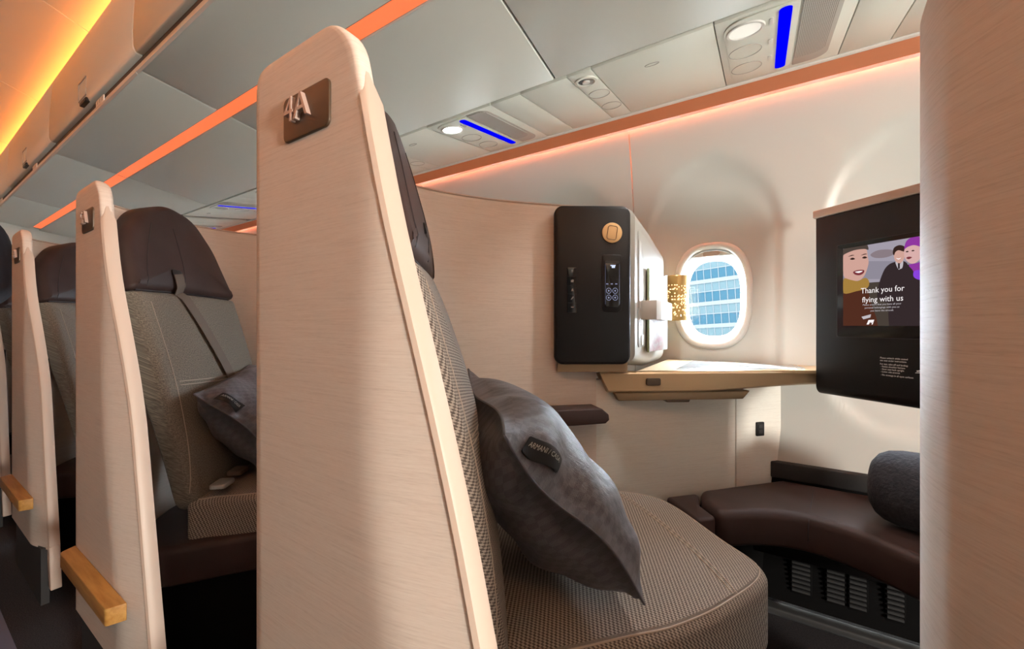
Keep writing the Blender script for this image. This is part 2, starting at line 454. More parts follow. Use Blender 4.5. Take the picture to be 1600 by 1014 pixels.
# outer skin behind the panels so that no light leaks at the joints, with openings left for the windows
mb = MB()
for k in KW:
    xc = WX0 + WP * k
    mb.box(xc - WP / 2, xc - .135, 1.765, 1.80, 0, 2.0); mb.box(xc + .135, xc + WP / 2, 1.765, 1.80, 0, 2.0)
    mb.box(xc - .135, xc + .135, 1.765, 1.80, 0, WZ - .2); mb.box(xc - .135, xc + .135, 1.765, 1.80, WZ + .2, 2.0)
xa0 = WX0 + WP * KW[0] - WP / 2; xf0 = WX0 + WP * KW[-1] + WP / 2
mb.box(XA - .1, xa0, 1.765, 1.80, 0, 2.0); mb.box(xf0, XF + .1, 1.765, 1.80, 0, 2.0) if xf0 < XF + .1 else None
mb.obj('outer_skin', M['grey_plastic'], wall)
# sidewall in aft-most bit and lower dado with return-air grilles
dado = empty('wall_lower_left', (0, 1.66, 0), kind='structure')
ring = lambda x: [(x, wallY(z) - .012, z) for z in (.03, .12, .22, .32, .40, .437)]
MB().loft([ring(XA), ring(XF)], closed=False).obj('dado_panel', M['deep_black'], dado)
MB().box(XA, XF, 1.585, 1.63, 0.0, .024).obj('kick_strip', M['metal_strip'], dado, .006)
MB().box(.03, 1.2, 1.655, 1.70, .437, .492).obj('pad_strip', M['dark_pad'], dado, .004)
def grille(px0, px1, y0, y1):
    p = hit((px0 + px1) / 2, (y0 + y1) / 2, (0, 1.645, 0), Y)
    a = hit(px0, y0, (0, 1.645, 0), Y).x; b = hit(px1, y0, (0, 1.645, 0), Y).x
    z1 = .41; z0 = .075
    g = MB().box(a - .006, b + .006, wallY(.2) - .022, wallY(.2) - .008, z0 - .01, z1 + .008).obj('vent_grille', M['deep_black'], dado, .003)
    n = 22; me = None
    for i in range(n):
        z = z0 + (z1 - z0) * (i + .5) / n
        if me is None:
            s = MB().box(a, b, wallY(.2) - .030, wallY(.2) - .021, z - .0035, z + .0035).obj('louvre', M['metal_strip'], g); me = (s, z)
        else:
            c = me[0].copy(); C.objects.link(c); c.location = (0, 0, z - me[1])
for q in ((1237, 1265), (1291, 1318), (1326, 1352), (1384, 1410)): grille(q[0], q[1], 840, 950)

# ---- windows
def ovalring(a, b, y, n=72, p=2.7, xc=0, zc=0, yf=None):
    out = []
    for i in range(n):
        x, z = sup(2 * math.pi * i / n, a, b, p); out.append(Vector((xc + x, (yf(x, zc + z) if yf else 0) + y, zc + z)))
    return out
def window(k):
    xc = WX0 + WP * k
    wroot = empty('window_%d' % (k - KW[0] + 1), (xc, 1.72, WZ), kind='structure')
    yf = lambda x, z: wallY(z) + recess(x, z)
    rr = [ovalring(WHX + .018, WHZ + .018, .004, xc=xc, zc=WZ, yf=yf), ovalring(WHX + .016, WHZ + .016, -.006, xc=xc, zc=WZ, yf=yf), ovalring(WHX + .006, WHZ + .006, -.011, xc=xc, zc=WZ, yf=yf),
          ovalring(WHX - .004, WHZ - .004, -.008, xc=xc, zc=WZ, yf=yf), ovalring(WHX - .008, WHZ - .008, .006, xc=xc, zc=WZ, yf=yf)]
    MB().loft(rr, cap=False).obj('bezel', M['bezel'], wroot, ang=60)
    yb = 1.752
    r2 = [ovalring(WHX - .004, WHZ - .004, .006, xc=xc, zc=WZ, yf=yf), ovalring(WHX - .012, WHZ - .012, .012, xc=xc, zc=WZ, yf=yf), ovalring(WHX - .014, WHZ - .016, yb + .004, xc=xc, zc=WZ - .003), ovalring(WHX - .022, WHZ - .027, yb + .012, xc=xc, zc=WZ - .004), ovalring(WHX - .026, WHZ - .036, yb + .075, xc=xc, zc=WZ - .006)]
    MB().loft(r2, cap=False).obj('reveal', M['reveal_white'], wroot, ang=50)
    p = ovalring(WHX - .016, WHZ - .019, yb + .006, xc=xc, zc=WZ - .003); MB().add(p, [list(range(len(p)))]).obj('inner_pane', M['pane_glass'], wroot)
    p = ovalring(WHX - .0245, WHZ - .034, yb + .07, xc=xc, zc=WZ - .006); MB().add(p, [list(range(len(p)))]).obj('outer_pane', M['pane_glass'], wroot)
    # raised shade edge with its pull tab
    sh = []
    for i in range(25):
        th = math.pi * (.22 + .56 * i / 24); x, z = sup(th, WHX - .013, WHZ - .014)
        zl = WHZ * .845 - .006 * math.cos(x / WHX * 1.5)
        sh.append((x, z, zl))
    va = []; fa = []
    for x, z, zl in sh:
        yy = wallY(WZ + z) + .034
        va += [(xc + x, yy, WZ + max(z, zl)), (xc + x, yy, WZ + zl), (xc + x, yy + .004, WZ + max(z, zl)), (xc + x, yy + .004, WZ + zl)]
    for i in range(24):
        a = i * 4; fa += [(a, a + 1, a + 5, a + 4), (a + 1, a + 3, a + 7, a + 5), (a + 2, a + 6, a + 7, a + 3)]
    sd = MB().add(va, fa).obj('shade', M['wall_plastic'], wroot)
    MB().prism(rrect(-.03, .03, -.010, .010, .009), (Vector((xc, wallY(WZ + .16) + .034, WZ + WHZ * .845 + .004)), X, Z, -Y), 0, .009).obj('shade_handle', M['laminate_edge'], sd, .002)
    l = bpy.data.lights.new('window_portal', 'AREA'); l.shape = 'RECTANGLE'; l.size = .26; l.size_y = .40; l.cycles.is_portal = True
    o = bpy.data.objects.new('window_portal', l); C.objects.link(o); o.location = (xc, 1.85, WZ); o.rotation_euler = (-Y).to_track_quat('-Z', 'Y').to_euler()
    return wroot
for k in KW: window(k)

# ---- ceiling of the aisle, LED slots
ceil = empty('ceiling', (0, 0, 2.3), kind='structure')
cprof = [(.525, 2.168), (.485, 2.19), (.42, 2.215), (.30, 2.255), (.12, 2.285), (-.06, 2.295), (-.24, 2.285), (-.44, 2.255), (-.57, 2.215), (-.635, 2.19), (-.675, 2.168)]
sx = [-5.2, -4.35, -3.37, -2.39, -1.41, -.43, .55, 1.53, 2.51, 3.2]
for a, b in zip(sx[:-1], sx[1:]):
    r = crom([Vector((0, y, z)) for y, z in cprof], 4)
    lo = [[Vector((x, q.y, q.z)) for q in r] for x in (a + .003, b - .003)]; hi = [[q + Vector((0, 0, .02)) for q in g] for g in lo]
    MB().loft([lo[0] + hi[0][::-1], lo[1] + hi[1][::-1]]).obj('ceiling_panel', M['ceiling_plastic'], ceil)
MB().box(XA, XF, -4.0, 1.78, 2.36, 2.40).obj('upper_deck', M['bin_plastic'], ceil)
MB().box(XA, XF, -4.0, -.60, 2.20, 2.23).obj('far_ceiling', M['bin_plastic'], ceil)
MB().box(XA, XF, .462, .474, 2.1505, 2.1545).obj('led_strip', M['led_ceiling'], ceil)
MB().box(XA, XF, -.624, -.612, 2.1505, 2.1545).obj('led_strip', M['led_ceiling'], ceil)
# bins of the centre row opposite (never in view, closes the aisle)
MB().box(XA, XF, -.95, -.60, 1.80, 2.15).obj('centre_bin', M['bin_plastic'], ceil, .03)

# ---- overhead bins along the window side: underside panels, LED slot, lip, doors
BX = [-5.19, -4.13, -2.93, -1.73, -.53, .67, 1.87, 3.07]
def bz(y): return CAMZ + .901 - .143 * y
FRB = lambda x: (Vector((x, 0, 0)), Y, Z, X)
bl = ['pale grey overhead bin farthest aft by the bulkhead', 'overhead bin with the smaller, more distant door latch at left', 'overhead bin with the nearer door latch at upper left',
      'overhead bin whose underside ends at the diagonal joint above the 4A seat', 'overhead bin right of the diagonal joint, above the window', 'overhead bin forward above the right laminate shell', 'most forward overhead bin beyond the right laminate shell']
for i, (a, b) in enumerate(zip(BX[:-1], BX[1:])):
    t = empty('overhead_bin', ((a + b) / 2, .8, 1.75), bl[i], 'overhead bin', 'overhead bins along the window side')
    L = b - a - .005; o = a + .0025
    fr = FRB(o)
    poly = [(.7225, bz(.7225)), (1.093, bz(1.093)), (1.093, bz(1.093) + .03), (.7225, bz(.7225) + .03)]
    MB().prism(poly, fr, 0, L).obj('bottom_panel', M['bin_plastic'], t, .004)
    poly = [(.449, bz(.449)), (.676, bz(.676)), (.676, bz(.676) + .03), (.46, bz(.449) + .03)]
    MB().prism(poly, fr, 0, L).obj('inner_panel', M['bin_plastic'], t, .004)
    MB().prism([(.446, 1.795), (.452, 1.79), (.455, 1.807), (.449, 1.809)], fr, 0, L).obj('lip_edge', M['bezel'], t)
    dp = [(.447, 1.858), (.440, 1.874), (.438, 1.92), (.441, 2.0), (.446, 2.07), (.449, 2.15), (.475, 2.15), (.472, 1.9), (.470, 1.858)]
    d = MB().prism(dp, fr, 0, L).obj('door', M['bin_plastic'], t, .004)
    MB().box(o, o + L, .464, .50, 1.811, 1.870).obj('gap_channel', M['gap_dark'], t)
    c = (a + b) / 2
    fy = (Vector((c, .4388, 1.922)), X, Z, -Y)
    lt = MB()
    for q in ((-.055, .055, .034, .038), (-.055, .055, -.038, -.034), (-.055, -.051, -.038, .038), (.051, .055, -.038, .038)): lt.prism([(q[0], q[2]), (q[1], q[2]), (q[1], q[3]), (q[0], q[3])], fy, -.004, .0015)
    lt.obj('latch_frame', M['grey_plastic'], d)
    MB().prism(rrect(-.045, .045, -.008, .008, .004), (Vector((c + .02, .440, 1.866)), X, Z, -Y), -.01, .005).obj('latch', M['black_plastic'], d, .003)
    sg = MB().prism(rrect(-.05, .05, -.012, .012, .003), (Vector((c + .17, .456, 1.832)), X, Z, -Y), 0, .003).obj('seat_sign', M['label_white'], t)
    for q in (-.025, .0, .03): MB().prism([(q - .006, -.006), (q + .002, -.006), (q + .006, .007), (q - .002, .007)], (Vector((c + .17, .456, 1.832)), X, Z, -Y), .003, .0034).obj('mark', M['grey_plastic'], sg)
# bin body above (closes the void)
tag(MB().box(XA, XF, .50, 1.765, 1.93, 2.16).obj('bin_housing', M['bin_plastic']), kind='structure')
# LED slot segments between the bin panels
for i, (a, b) in enumerate(((-5.1, -2.93), (-2.93, -.53), (-.53, 1.87), (1.87, 3.1))):
    nm = ['at the far end of the bins', 'left of the tall 4A panel', 'right of the tall 4A panel', 'forward above the right shell'][i]
    t = empty('ceiling_light_strip', ((a + b) / 2, .7, 1.77), 'glowing orange light strip in the bin underside ' + nm, 'light', 'orange strips in the bin underside')
    MB().prism([(.679, bz(.679) + .002), (.7195, bz(.7195) + .002), (.7195, bz(.7195) + .02), (.679, bz(.679) + .02)], FRB(a + .006), 0, b - a - .012).obj('diffuser', M['glow_orange'], t)
    MB().prism([(.6765, bz(.6765) + .004), (.722, bz(.722) + .004), (.722, bz(.722) + .04), (.6765, bz(.6765) + .04), (.6765, bz(.6765) + .03), (.718, bz(.718) + .03)], FRB(a), 0, b - a).obj('housing', M['grey_plastic'], t)

# ---- passenger service rail
PH = math.atan(.1614)
E = Vector((0, math.cos(PH), math.sin(PH))); DN = Vector((0, math.sin(PH), -math.cos(PH)))
PL = .446
def psu(x): return (Vector((x, 1.10, CAMZ + .744)), X, E, DN)
rail = empty('trim_1', (0, 1.32, 1.76), kind='structure')
MB().prism([(XA, -.006), (XF, -.006), (XF, PL + .012), (XA, PL + .012)], psu(0), -.03, -.012).obj('rail_backing', M['seam_dark'], rail)
PITCH = .976
X0 = -.099
def panelseg(x0, x1): return MB().prism([(x0 + .0012, .004), (x1 - .0012, .004), (x1 - .0012, PL - .003), (x0 + .0012, PL - .003)], psu(0), -.012, 0)
for j in range(-4, 4):
    xo = X0 + PITCH * j
    for q, (a, b) in enumerate(((-.321, 0), (-.561, -.397), (-.679, -.561))):
        p = panelseg(xo + a, xo + b).obj('filler_panel', M['psu_plastic'], rail, .0015)
        if q == 0: MB().tube([psu(xo - .17)[0] + E * .10 + DN * .0005 + X * (.020 * math.cos(th)) + E * (.008 * math.sin(th)) for th in [2 * math.pi * i / 24 for i in range(24)]], .0011, 5, True).obj('tab_outline', M['grey_plastic'], p)
# white lip outboard of the rail
MB().prism([(1.541, 1.783), (1.556, 1.782), (1.560, 1.790), (1.556, 1.80), (1.541, 1.80)], FRB(XA), 0, XF - XA).obj('rail_lip', M['bezel'], rail, .002)
def circle_outline(c, r, m, parent, name, rb=None):
    return MB().tube([c + X * (r * math.cos(q)) + E * ((rb or r) * math.sin(q)) + DN * .0004 for q in [2 * math.pi * i / 36 for i in range(36)]], .0011, 5, True).obj(name, m, parent)
mat('lamp_soft', (.8, .82, .75), .2, em=(1, .98, .92), ems=.30)
def service(j, lit, label):
    xo = X0 + PITCH * j; o = psu(xo)[0]
    t = empty('reading_light_panel', o, label, 'reading light', 'reading light panels in the service rail')
    panelseg(xo, xo + .297).obj('base', M['psu_plastic'], t, .0015)
    pl = MB().prism(rpoly([(.018, .018), (.178, .018), (.178, PL - .02), (.018, PL - .02)], [.05, .004, .05, .05]), psu(xo), 0, .004).obj('plate', M['psu_plastic'], t, .0015)
    c = o + X * .066 + E * .078 + DN * .004
    rl = MB().loft([[c + X * (r * math.cos(q)) + E * (r * math.sin(q)) + DN * d for q in [2 * math.pi * i / 36 for i in range(36)]] for r, d in ((.044, 0), (.042, .003), (.037, .003), (.034, -.001))], cap=False).obj('light_ring', M['bezel'], t)
    MB().disc(c + DN * .0008, X, E, .035, .035).obj('lens', M['lamp_on'] if lit else M['lamp_soft'] if j == 0 else M['lamp_off'], rl)
    if j == 0:
        sp_ = bpy.data.lights.new('reading_lamp', 'SPOT'); sp_.energy = 19; sp_.spot_size = math.radians(96); sp_.spot_blend = .7; sp_.shadow_soft_size = .03; sp_.color = (1, .97, .91)
        so = bpy.data.objects.new('reading_lamp', sp_); C.objects.link(so); so.location = c + DN * .012; so.rotation_euler = (Vector((-.22, 1.22, .55)) - so.location).to_track_quat('-Z', 'Y').to_euler()
    for q, s in enumerate((.205, .325)):
        cc = o + X * .062 + E * s + DN * .004
        circle_outline(cc, .040, M['grey_plastic'], t, 'blank_cover')
    for s in (.075, .19, .30): MB().prism(rrect(-.005, .005, -.016, .016, .004), (o + X * .122 + E * s, X, E, DN), .003, .0056).obj('button', M['bezel'] if s > .1 or not lit else M['grey_plastic'], t, .001)
    MB().prism(rrect(-.0135, .0135, .026, PL - .046, .013), psu(xo + .150), .0035, .0055).obj('light_bar', M['blue_light'], t)
    # speaker in a recessed scoop
    MB().prism(rpoly([(.182, .012), (.266, .012), (.266, PL - .03), (.182, PL - .03)], [.003, .04, .045, .003]), psu(xo), 0, .0025).obj('speaker_scoop', M['grey_plastic'], t, .001)
    g = MB().prism(rpoly([(.184, .016), (.256, .016), (.256, PL - .085), (.184, PL - .085)], [.003, .03, .045, .003]), psu(xo), .002, .0045).obj('speaker_grille', M['perforated'], t, uv=True)
    return t
service(0, False, 'overhead panel with blue sign bar and speaker, nearest at the top right')
service(-1, True, 'overhead panel with a lit white reading lamp and blue sign bar')
service(-2, False, 'overhead panel hidden behind the tall 4A panel')
service(-3, False, 'small distant overhead panel with blue sign bar left of the 4A panel')
service(-4, False, 'farthest overhead panel over the aft seats')
service(1, False, 'overhead panel forward behind the right shell')
for j, lab in ((0, 'narrow overhead panel with open air nozzle and two blank discs'), (-1, 'narrow air nozzle panel above the 4A headrest'), (-2, 'narrow air nozzle panel above the distant seats'), (1, 'narrow air nozzle panel forward of the blue bar')):
    xo = X0 + PITCH * j - .397; o = psu(xo)[0]
    t = empty('air_vent_panel', o, lab, 'air vent', 'air nozzle panels in the service rail')
    panelseg(xo, xo + .076).obj('base', M['psu_plastic'], t, .0015)
    c = o + X * .038 + E * .065
    nz = MB().loft([[c + X * (r * math.cos(q)) + E * (r * math.sin(q)) + DN * d for q in [2 * math.pi * i / 32 for i in range(32)]] for r, d in ((.035, -.0005), (.034, .004), (.027, .005), (.024, .0015))], cap=False).obj('vent_ring', M['psu_plastic'], t)
    MB().disc(c + DN * .001, X, E, .025, .025).obj('vent_bowl', M['grey_plastic'], nz)
    MB().cyl(c, X, E, DN, .012, .001, .006, 20).obj('nozzle', M['bezel'], nz, .001)
    MB().prism([(-.024, -.010), (-.006, -.020), (-.002, .006), (-.020, .012)], (c, X, E, DN), .0012, .0022).obj('nozzle_shadow_slot', M['seam_dark'], nz)
    circle_outline(o + X * .038 + E * .185, .034, M['grey_plastic'], t, 'blank_cover'); circle_outline(o + X * .038 + E * .315, .034, M['grey_plastic'], t, 'blank_cover')

# ---- sidewall light cove
cv = empty('cove_light', (0, 1.58, 1.76), 'long orange light cove where the window wall meets the overhead rail', 'light')
zc0, zc1 = CAMZ + .818, CAMZ + .779
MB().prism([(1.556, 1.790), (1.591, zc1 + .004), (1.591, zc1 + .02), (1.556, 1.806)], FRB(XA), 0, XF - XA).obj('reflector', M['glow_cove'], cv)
MB().prism([(1.5915, zc1 + .012), (1.598, zc1 + .012), (1.598, zc1 + .016), (1.5915, zc1 + .016)], FRB(XA), 0, XF - XA).obj('led_line', M['led_cove'], cv)
tag(MB().box(XA, XF, 1.545, 1.765, 1.812, 1.935).obj('trim_2', M['bin_plastic']), kind='structure')

# =================================================================== SUITES
P = .98                                   # row pitch
ROWN = {0: 'row4', 1: 'row5'}

# ---- aisle privacy panel with number plate, oak bumper, leg
PY = .287
def panelX(z):
    h = z - CAMZ; return -.313 - .245 * h
def bendY(s):
    if s <= 0: return 0
    k = .045
    return .26 * (s * s / (2 * k) if s < k else s - k / 2)
def panel(row, number, label):
    dx = -P * row
    t = empty('privacy_panel', (-.45 + dx, PY + .015, 0), label, 'seat panel', 'privacy panels along the aisle')
    zt = 1.338; rr, rf = .040, .062
    zs = [.19 + (zt - rf - .19) * i / 22 for i in range(23)] + [zt - rf + rf * math.sin(math.pi / 2 * k / 10) for k in range(1, 11)]
    rings = []; edge = []
    th = .026; rd = .007
    for z in zs:
        e = 0; g = 0
        if z > zt - rr: g = rr - math.sqrt(max(0, rr * rr - (z - zt + rr) ** 2))
        if z > zt - rf: e = rf - math.sqrt(max(0, rf * rf - (z - zt + rf) ** 2))
        xr = -.616 + g * .8; xf = panelX(min(z, zt)) - e * 1.0
        bd = max(.125 * sst(1.30, .70, z), .01); x1 = xf - bd
        def fy(x):
            return PY + bendY(x - x1)
        ring = []
        nseg = 26
        xs = [xr + rd + (xf - rd - xr - rd) * k / nseg for k in range(nseg + 1)]
        for k in range(4):
            q = math.pi / 2 * k / 3; ring.append((xr + rd - rd * math.cos(q), fy(xr) + rd - rd * math.sin(q)))
        ring += [(x, fy(x)) for x in xs[1:-1]]
        yf = fy(xf - rd)
        for k in range(5):
            q = math.pi / 2 * k / 4; ring.append((xf - rd + rd * math.sin(q), yf + rd - rd * math.cos(q)))
        ring += [(xf, yf + th - rd), (xf - rd, yf + th)]
        ring += [(x, fy(x) + th) for x in xs[1:-1][::-1]]
        ring += [(xr + rd, fy(xr) + th), (xr, fy(xr) + th - rd)]
        if z > zt - rf * .3:
            ins = .007 * ((z - zt + rf * .3) / (rf * .3)) ** 2
        else: ins = 0
        cy = fy(xf - .05) + th / 2
        rings.append([Vector((x + dx, y + (ins if y < fy(x) + th / 2 else -ins), z)) for x, y in ring])
    MB().loft(rings).obj('panel', M['laminate'], t, ang=50)
    # front edge trim, a slightly proud moulded strip
    tr = []
    for z in zs[:24]:
        xf = panelX(z); bd = max(.125 * sst(1.30, .70, z), .01); yb = PY + bendY(bd - .007)
        pf_ = max(0, min(1, (zt - rf - z) / .05)); tr.append([Vector((xf + dx + a - .0042 * (1 - pf_), yb + b * pf_ + .012 * (1 - pf_), z)) for a, b in ((-.004, -.0012), (.0015, .002), (.003, .006), (.003, th - .004), (.0015, th + .001), (-.004, th + .002))])
    ed = MB().loft(tr).obj('edge_trim', M['laminate_edge'], t)
    # foot post under the edge trim
    x0 = panelX(.19)
    MB().prism([(x0 - .034, .20), (x0 + .002, .20), (x0 + .030, .06), (x0 - .004, .06)], (Vector((dx, PY + bendY(.118), 0)), X, Z, Y), 0, .027).obj('leg', M['laminate_edge'], t, .003)
    MB().box(-.60 + dx, x0 - .02 + dx, PY + .010, PY + .03, 0.0, .195).obj('plinth', M['dark_pad'], t)
    # number plate and raised number
    pf = (Vector((dx, PY, 0)), X, Z, -Y)
    pl = MB().prism(rrect(-.5345, -.4345, 1.208, 1.266, .009), pf, -.003, .003).obj('number_plate', M['dark_bronze'], t, .0012)
    text('number', number, .045, Vector((-.5235 + dx, PY - .003, 1.2205)), X, Z, -Y, .006, M['letter'], pl)
    # oak bumper
    zb = CAMZ - .605
    b = [(-.612, PY), (panelX(zb) - .022, PY), (panelX(zb) - .034, PY - .032), (-.596, PY - .032)]
    MB().prism(rpoly(b, [.002, .002, .010, .014]), (Vector((dx, 0, zb - .038)), X, Y, Z), 0, .038).obj('bumper', M['oak'], t, .005)
    # little courtesy light below the bumper
    lx = -.585 + dx; lz = CAMZ - .700
    cl = MB().cyl(Vector((lx, PY, lz)), X, Z, -Y, .0055, -.002, .003, 20).obj('light_housing', M['black_plastic'], t, .001)
    MB().cyl(Vector((lx, PY, lz)), X, Z, -Y, .0026, .003, .0042, 16).obj('courtesy_light', M['led_white'], cl)
    return t
panel(0, '4A', 'tall laminate aisle panel with raised number 4A on a bronze plate')
panel(1, '5A', 'second aisle panel from the front with oak bumper and bright edge')
panel(2, '6A', 'third and most distant aisle panel at the left edge')
panel(3, '7A', 'aisle panel hidden furthest aft past the standing person')
panel(-1, '3A', 'aisle panel forward of the right laminate shell')

# ---- curved suite shell behind each seat
IN = [(-.605, .315), (-.665, .365), (-.73, .47), (-.765, .59), (-.766, .69), (-.735, .80), (-.64, .955), (-.52, 1.083), (-.43, 1.176)]
OUT = [(-.612, .300), (-.68, .345), (-.735, .42), (-.775, .495), (-.811, .563), (-.820, .605), (-.819, .65), (-.808, .70), (-.772, .80), (-.70, .93), (-.62, 1.05), (-.53, 1.16), (-.46, 1.225)]
def shell(row, label, zt=1.33):
    dx = -P * row
    a = crom([Vector((x, y, 0)) for x, y in IN], 8); b = crom([Vector((x, y, 0)) for x, y in OUT], 8)
    loop = a + b[::-1]
    t = empty('suite_shell', (-.75 + dx, .7, 0), label, 'partition', 'curved suite partitions')
    cen = sum(loop, Vector()) / len(loop)
    rings = []
    n = len(loop)
    nr = []
    for i in range(n):
        d = (loop[(i + 1) % n] - loop[i - 1]); d = Vector((d.y, -d.x, 0)); nr.append(d.normalized() if d.length > 1e-6 else d)
    area = sum(loop[i].x * loop[(i + 1) % n].y - loop[(i + 1) % n].x * loop[i].y for i in range(n)); sg = 1 if area > 0 else -1
    for z, ins in ((0.02, 0), (zt - .012, 0), (zt - .004, .002), (zt, .006)):
        rings.append([p - nr[i] * ins * sg + Vector((dx, 0, z)) for i, p in enumerate(loop)])
    MB().loft(rings).obj('shell', M['laminate'], t, ang=50)
    MB().tube([p + Vector((dx, 0, zt)) + (nr[i] * -sg) * .004 for i, p in enumerate(a)][2:-1], .0035, 6).obj('top_trim', M['laminate_edge'], t)
    MB().loft([[p + Vector((dx, 0, z)) + nr[i] * .003 * sg for i, p in enumerate(loop)] for z in (0.0, .02)]).obj('kick_base', M['dark_pad'], t)
    return t
shell(-1, 'curved laminate shell close to the camera at the right edge', 1.345)
shell(0, 'curved pinkish partition wrapping behind the 4A seat')
shell(1, 'curved partition behind the seat with the diagonal belt')
shell(2, 'curved partition behind the dim third seat')
shell(3, 'curved partition behind the farthest seat')

# ---- seats
DL = Vector((.643, -.766, 0)).normalized()       # across the seat, towards the aisle
DA = Vector((.766, .643, 0)).normalized()        # the way the seat faces
RC = math.radians(12.5)
BU = (Z * math.cos(RC) - DA * math.sin(RC)).normalized(); BN = (DA * math.cos(RC) + Z * math.sin(RC)).normalized()
CUSH = [(-.200, 1.125), (-.07, 1.005), (.012, .915), (-.035, .765), (-.10, .655), (-.165, .585), (-.27, .475), (-.33, .445), (-.52, .62), (-.56, .80), (-.40, 1.06), (-.30, 1.13)]
def onlat(t, s, d, base): return base + DL * t + BU * s + BN * d
def seat(row, label, full=True):
    dx = -P * row; base = Vector((-.401 + dx, .607, .50))     # front face, centre line, at the cushion
    t = empty('passenger_chair', (-.35 + dx, .7, 0), label, 'chair', 'window suite seats')
    fr = (base, DL, BU, BN)
    W = .225
    bend = lambda a, b: -.06 * (a / .25) ** 2 * .22 + .012 * math.sin((b - .05) / .5 * math.pi)
    body = rpoly([(W - .035, -.02), (W + .005, .30), (W + .004, .578), (-W - .004, .578), (-W - .005, .30), (-W + .035, -.02)], [.04, .2, .008, .008, .2, .04])
    bk = cushion(body, fr, -.062, 0, .024, .012, bend, n=120); bo = bk.obj('backrest', M['tweed' if row else 'weave'], t, ang=55, uv=True)
    head = rpoly([(W + .006, .578), (W - .010, .72), (W - .095, .815), (.02, .855), (-.09, .84), (-W + .05, .75), (-W - .006, .578)], [.008, .16, .12, .12, .12, .16, .008], 10)
    hd = cushion(head, fr, -.052, .006, .026, .010, bend, n=140); ho = hd.obj('headrest', M['leather'], t, ang=55, uv=True)
    # seams
    tb = BVHTree.FromPolygons(bk.v, bk.f); th_ = BVHTree.FromPolygons(hd.v, hd.f)
    def proj(a, b, lift=0, tree=None):
        o_ = onlat(a, b, .25, base)
        h_ = [x for x in (q.ray_cast(o_, -BN, .5)[0] for q in ([tree] if tree else [tb, th_])) if x is not None]
        if not h_: return onlat(a, b, bend(a, b) + lift, base)
        return max(h_, key=lambda p: p.dot(BN)) + BN * lift
    def line(pts, name, par, m, r=.0014, d=.0):
        MB().tube([proj(a, b) for a, b in pts], r, 6).obj(name, m, par)
    line([(W - .030 + .002 * i * .0, .03 + .545 * i / 16) for i in range(17)], 'seam', bo, M['stitch'], .0012, .001)
    for q in (0, .010): line([(W - .04 - (2 * W - .08) * i / 16, .315 + q - .012 * math.sin(math.pi * i / 16)) for i in range(17)], 'seam', bo, M['stitch'], .0011, .0115)
    for aa in (.12, .045): line([(aa + (.155 if aa > .1 else .02) * (1 - ((i / 12)) ** 1.5) * .45, .588 + .185 * i / 12) for i in range(13)], 'seam', ho, M['dark_stitch'], .0014, .0125)
    line([(W - .012 - (2 * W - .03) * i / 20, .579) for i in range(21)], 'join_seam', bo, M['dark_stitch'], .0035, .006)
    # shoulder belt and its slot
    MB().prism(rrect(-.020, .020, -.009, .009, .006), (proj(.085, .632), DL, BU, BN), -.006, .0025).obj('belt_slot', M['black_plastic'], ho, .001)
    pa = [(.085, .628, .021), (.080, .60, .026), (.07, .56, .026), (.03, .42, .032), (-.02, .27, .035), (-.055, .15, .032), (-.07, .06, .03)]
    ra = []
    pc = crom([Vector(p) for p in pa], 5)
    for i, p in enumerate(pc):
        c = proj(p.x, p.y, .0035 + .4 * (p.z - .021)); tn = (pc[min(i + 1, len(pc) - 1)] - pc[max(i - 1, 0)]); tn = (DL * tn.x + BU * tn.y).normalized(); sd = tn.cross(BN).normalized()
        ra.append([c + sd * .019 + BN * .001, c + sd * .019 - BN * .001, c - sd * .019 - BN * .001, c - sd * .019 + BN * .001])
    if row: MB().loft(ra).obj('shoulder_belt', M['belt'], t, ang=30)
    # seat cushion
    cf = (Vector((dx, 0, 0)), X, Y, Z)
    out = [(p.x, p.y) for p in crom([Vector((x, y, 0)) for x, y in CUSH], 6, True)]
    ct = lambda a, b: -.020 * max(0, ((Vector((a, b, 0)) - Vector((-.2, .8, 0))).dot(DA)) / .3) ** 2
    cu = cushion(out, cf, .365, .505, .022, .014, ct, n=150)
    co = cu.obj('seat_cushion', M['weave'], t, ang=55, uv=True)
    rim = resample([Vector(p) for p in out], 150); 
    def cz(x, y): return .5145 + ct(x, y)
    tc = BVHTree.FromPolygons(cu.v, cu.f)
    def dn(x, y, lift=0):
        h_ = tc.ray_cast(Vector((dx + x, y, .8)), -Z, .6)[0]
        return (h_ if h_ is not None else Vector((dx + x, y, .5))) + Z * lift
    def seam2(p0, p1, off, bow=0):
        d = (Vector(p1) - Vector(p0)); n2 = Vector((-d.y, d.x)).normalized()
        MB().tube([dn(q.x, q.y, .0004) for q, zq in [(Vector(p0) + d * (i / 16) + n2 * (off + bow * math.sin(math.pi * i / 16)), .011 * abs(i / 8 - 1) ** 2.2) for i in range(17)]], .0015, 6).obj('seam', M['stitch'], co)
    for off in (0, .009): seam2((-.345, 1.085), (-.040, .79), off, .010)
    cc = sum(rim, Vector((0, 0))) / len(rim)
    MB().tube([dn((cc + (p - cc) * .955).x, (cc + (p - cc) * .955).y, .0004) for p in rim], .0017, 6, True).obj('rim_seam', M['stitch'], co)
    # leather-covered base
    bo2 = [(-.12, .95), (-.03, .86), (-.10, .66), (-.20, .52), (-.31, .375), (-.40, .345), (-.60, .50), (-.62, .72), (-.42, 1.02), (-.28, 1.07)]
    ob = [(p.x, p.y) for p in crom([Vector((x, y, 0)) for x, y in bo2], 6, True)]
    cushion(ob, cf, .30, .40, .018, 0, n=110).obj('seat_base', M['leather'], t, ang=55)
    MB().prism([(.93 * (a + .3) - .3, .93 * (b - .75) + .75) for a, b in bo2], cf, .0, .31).obj('pedestal', M['deep_black'], t)
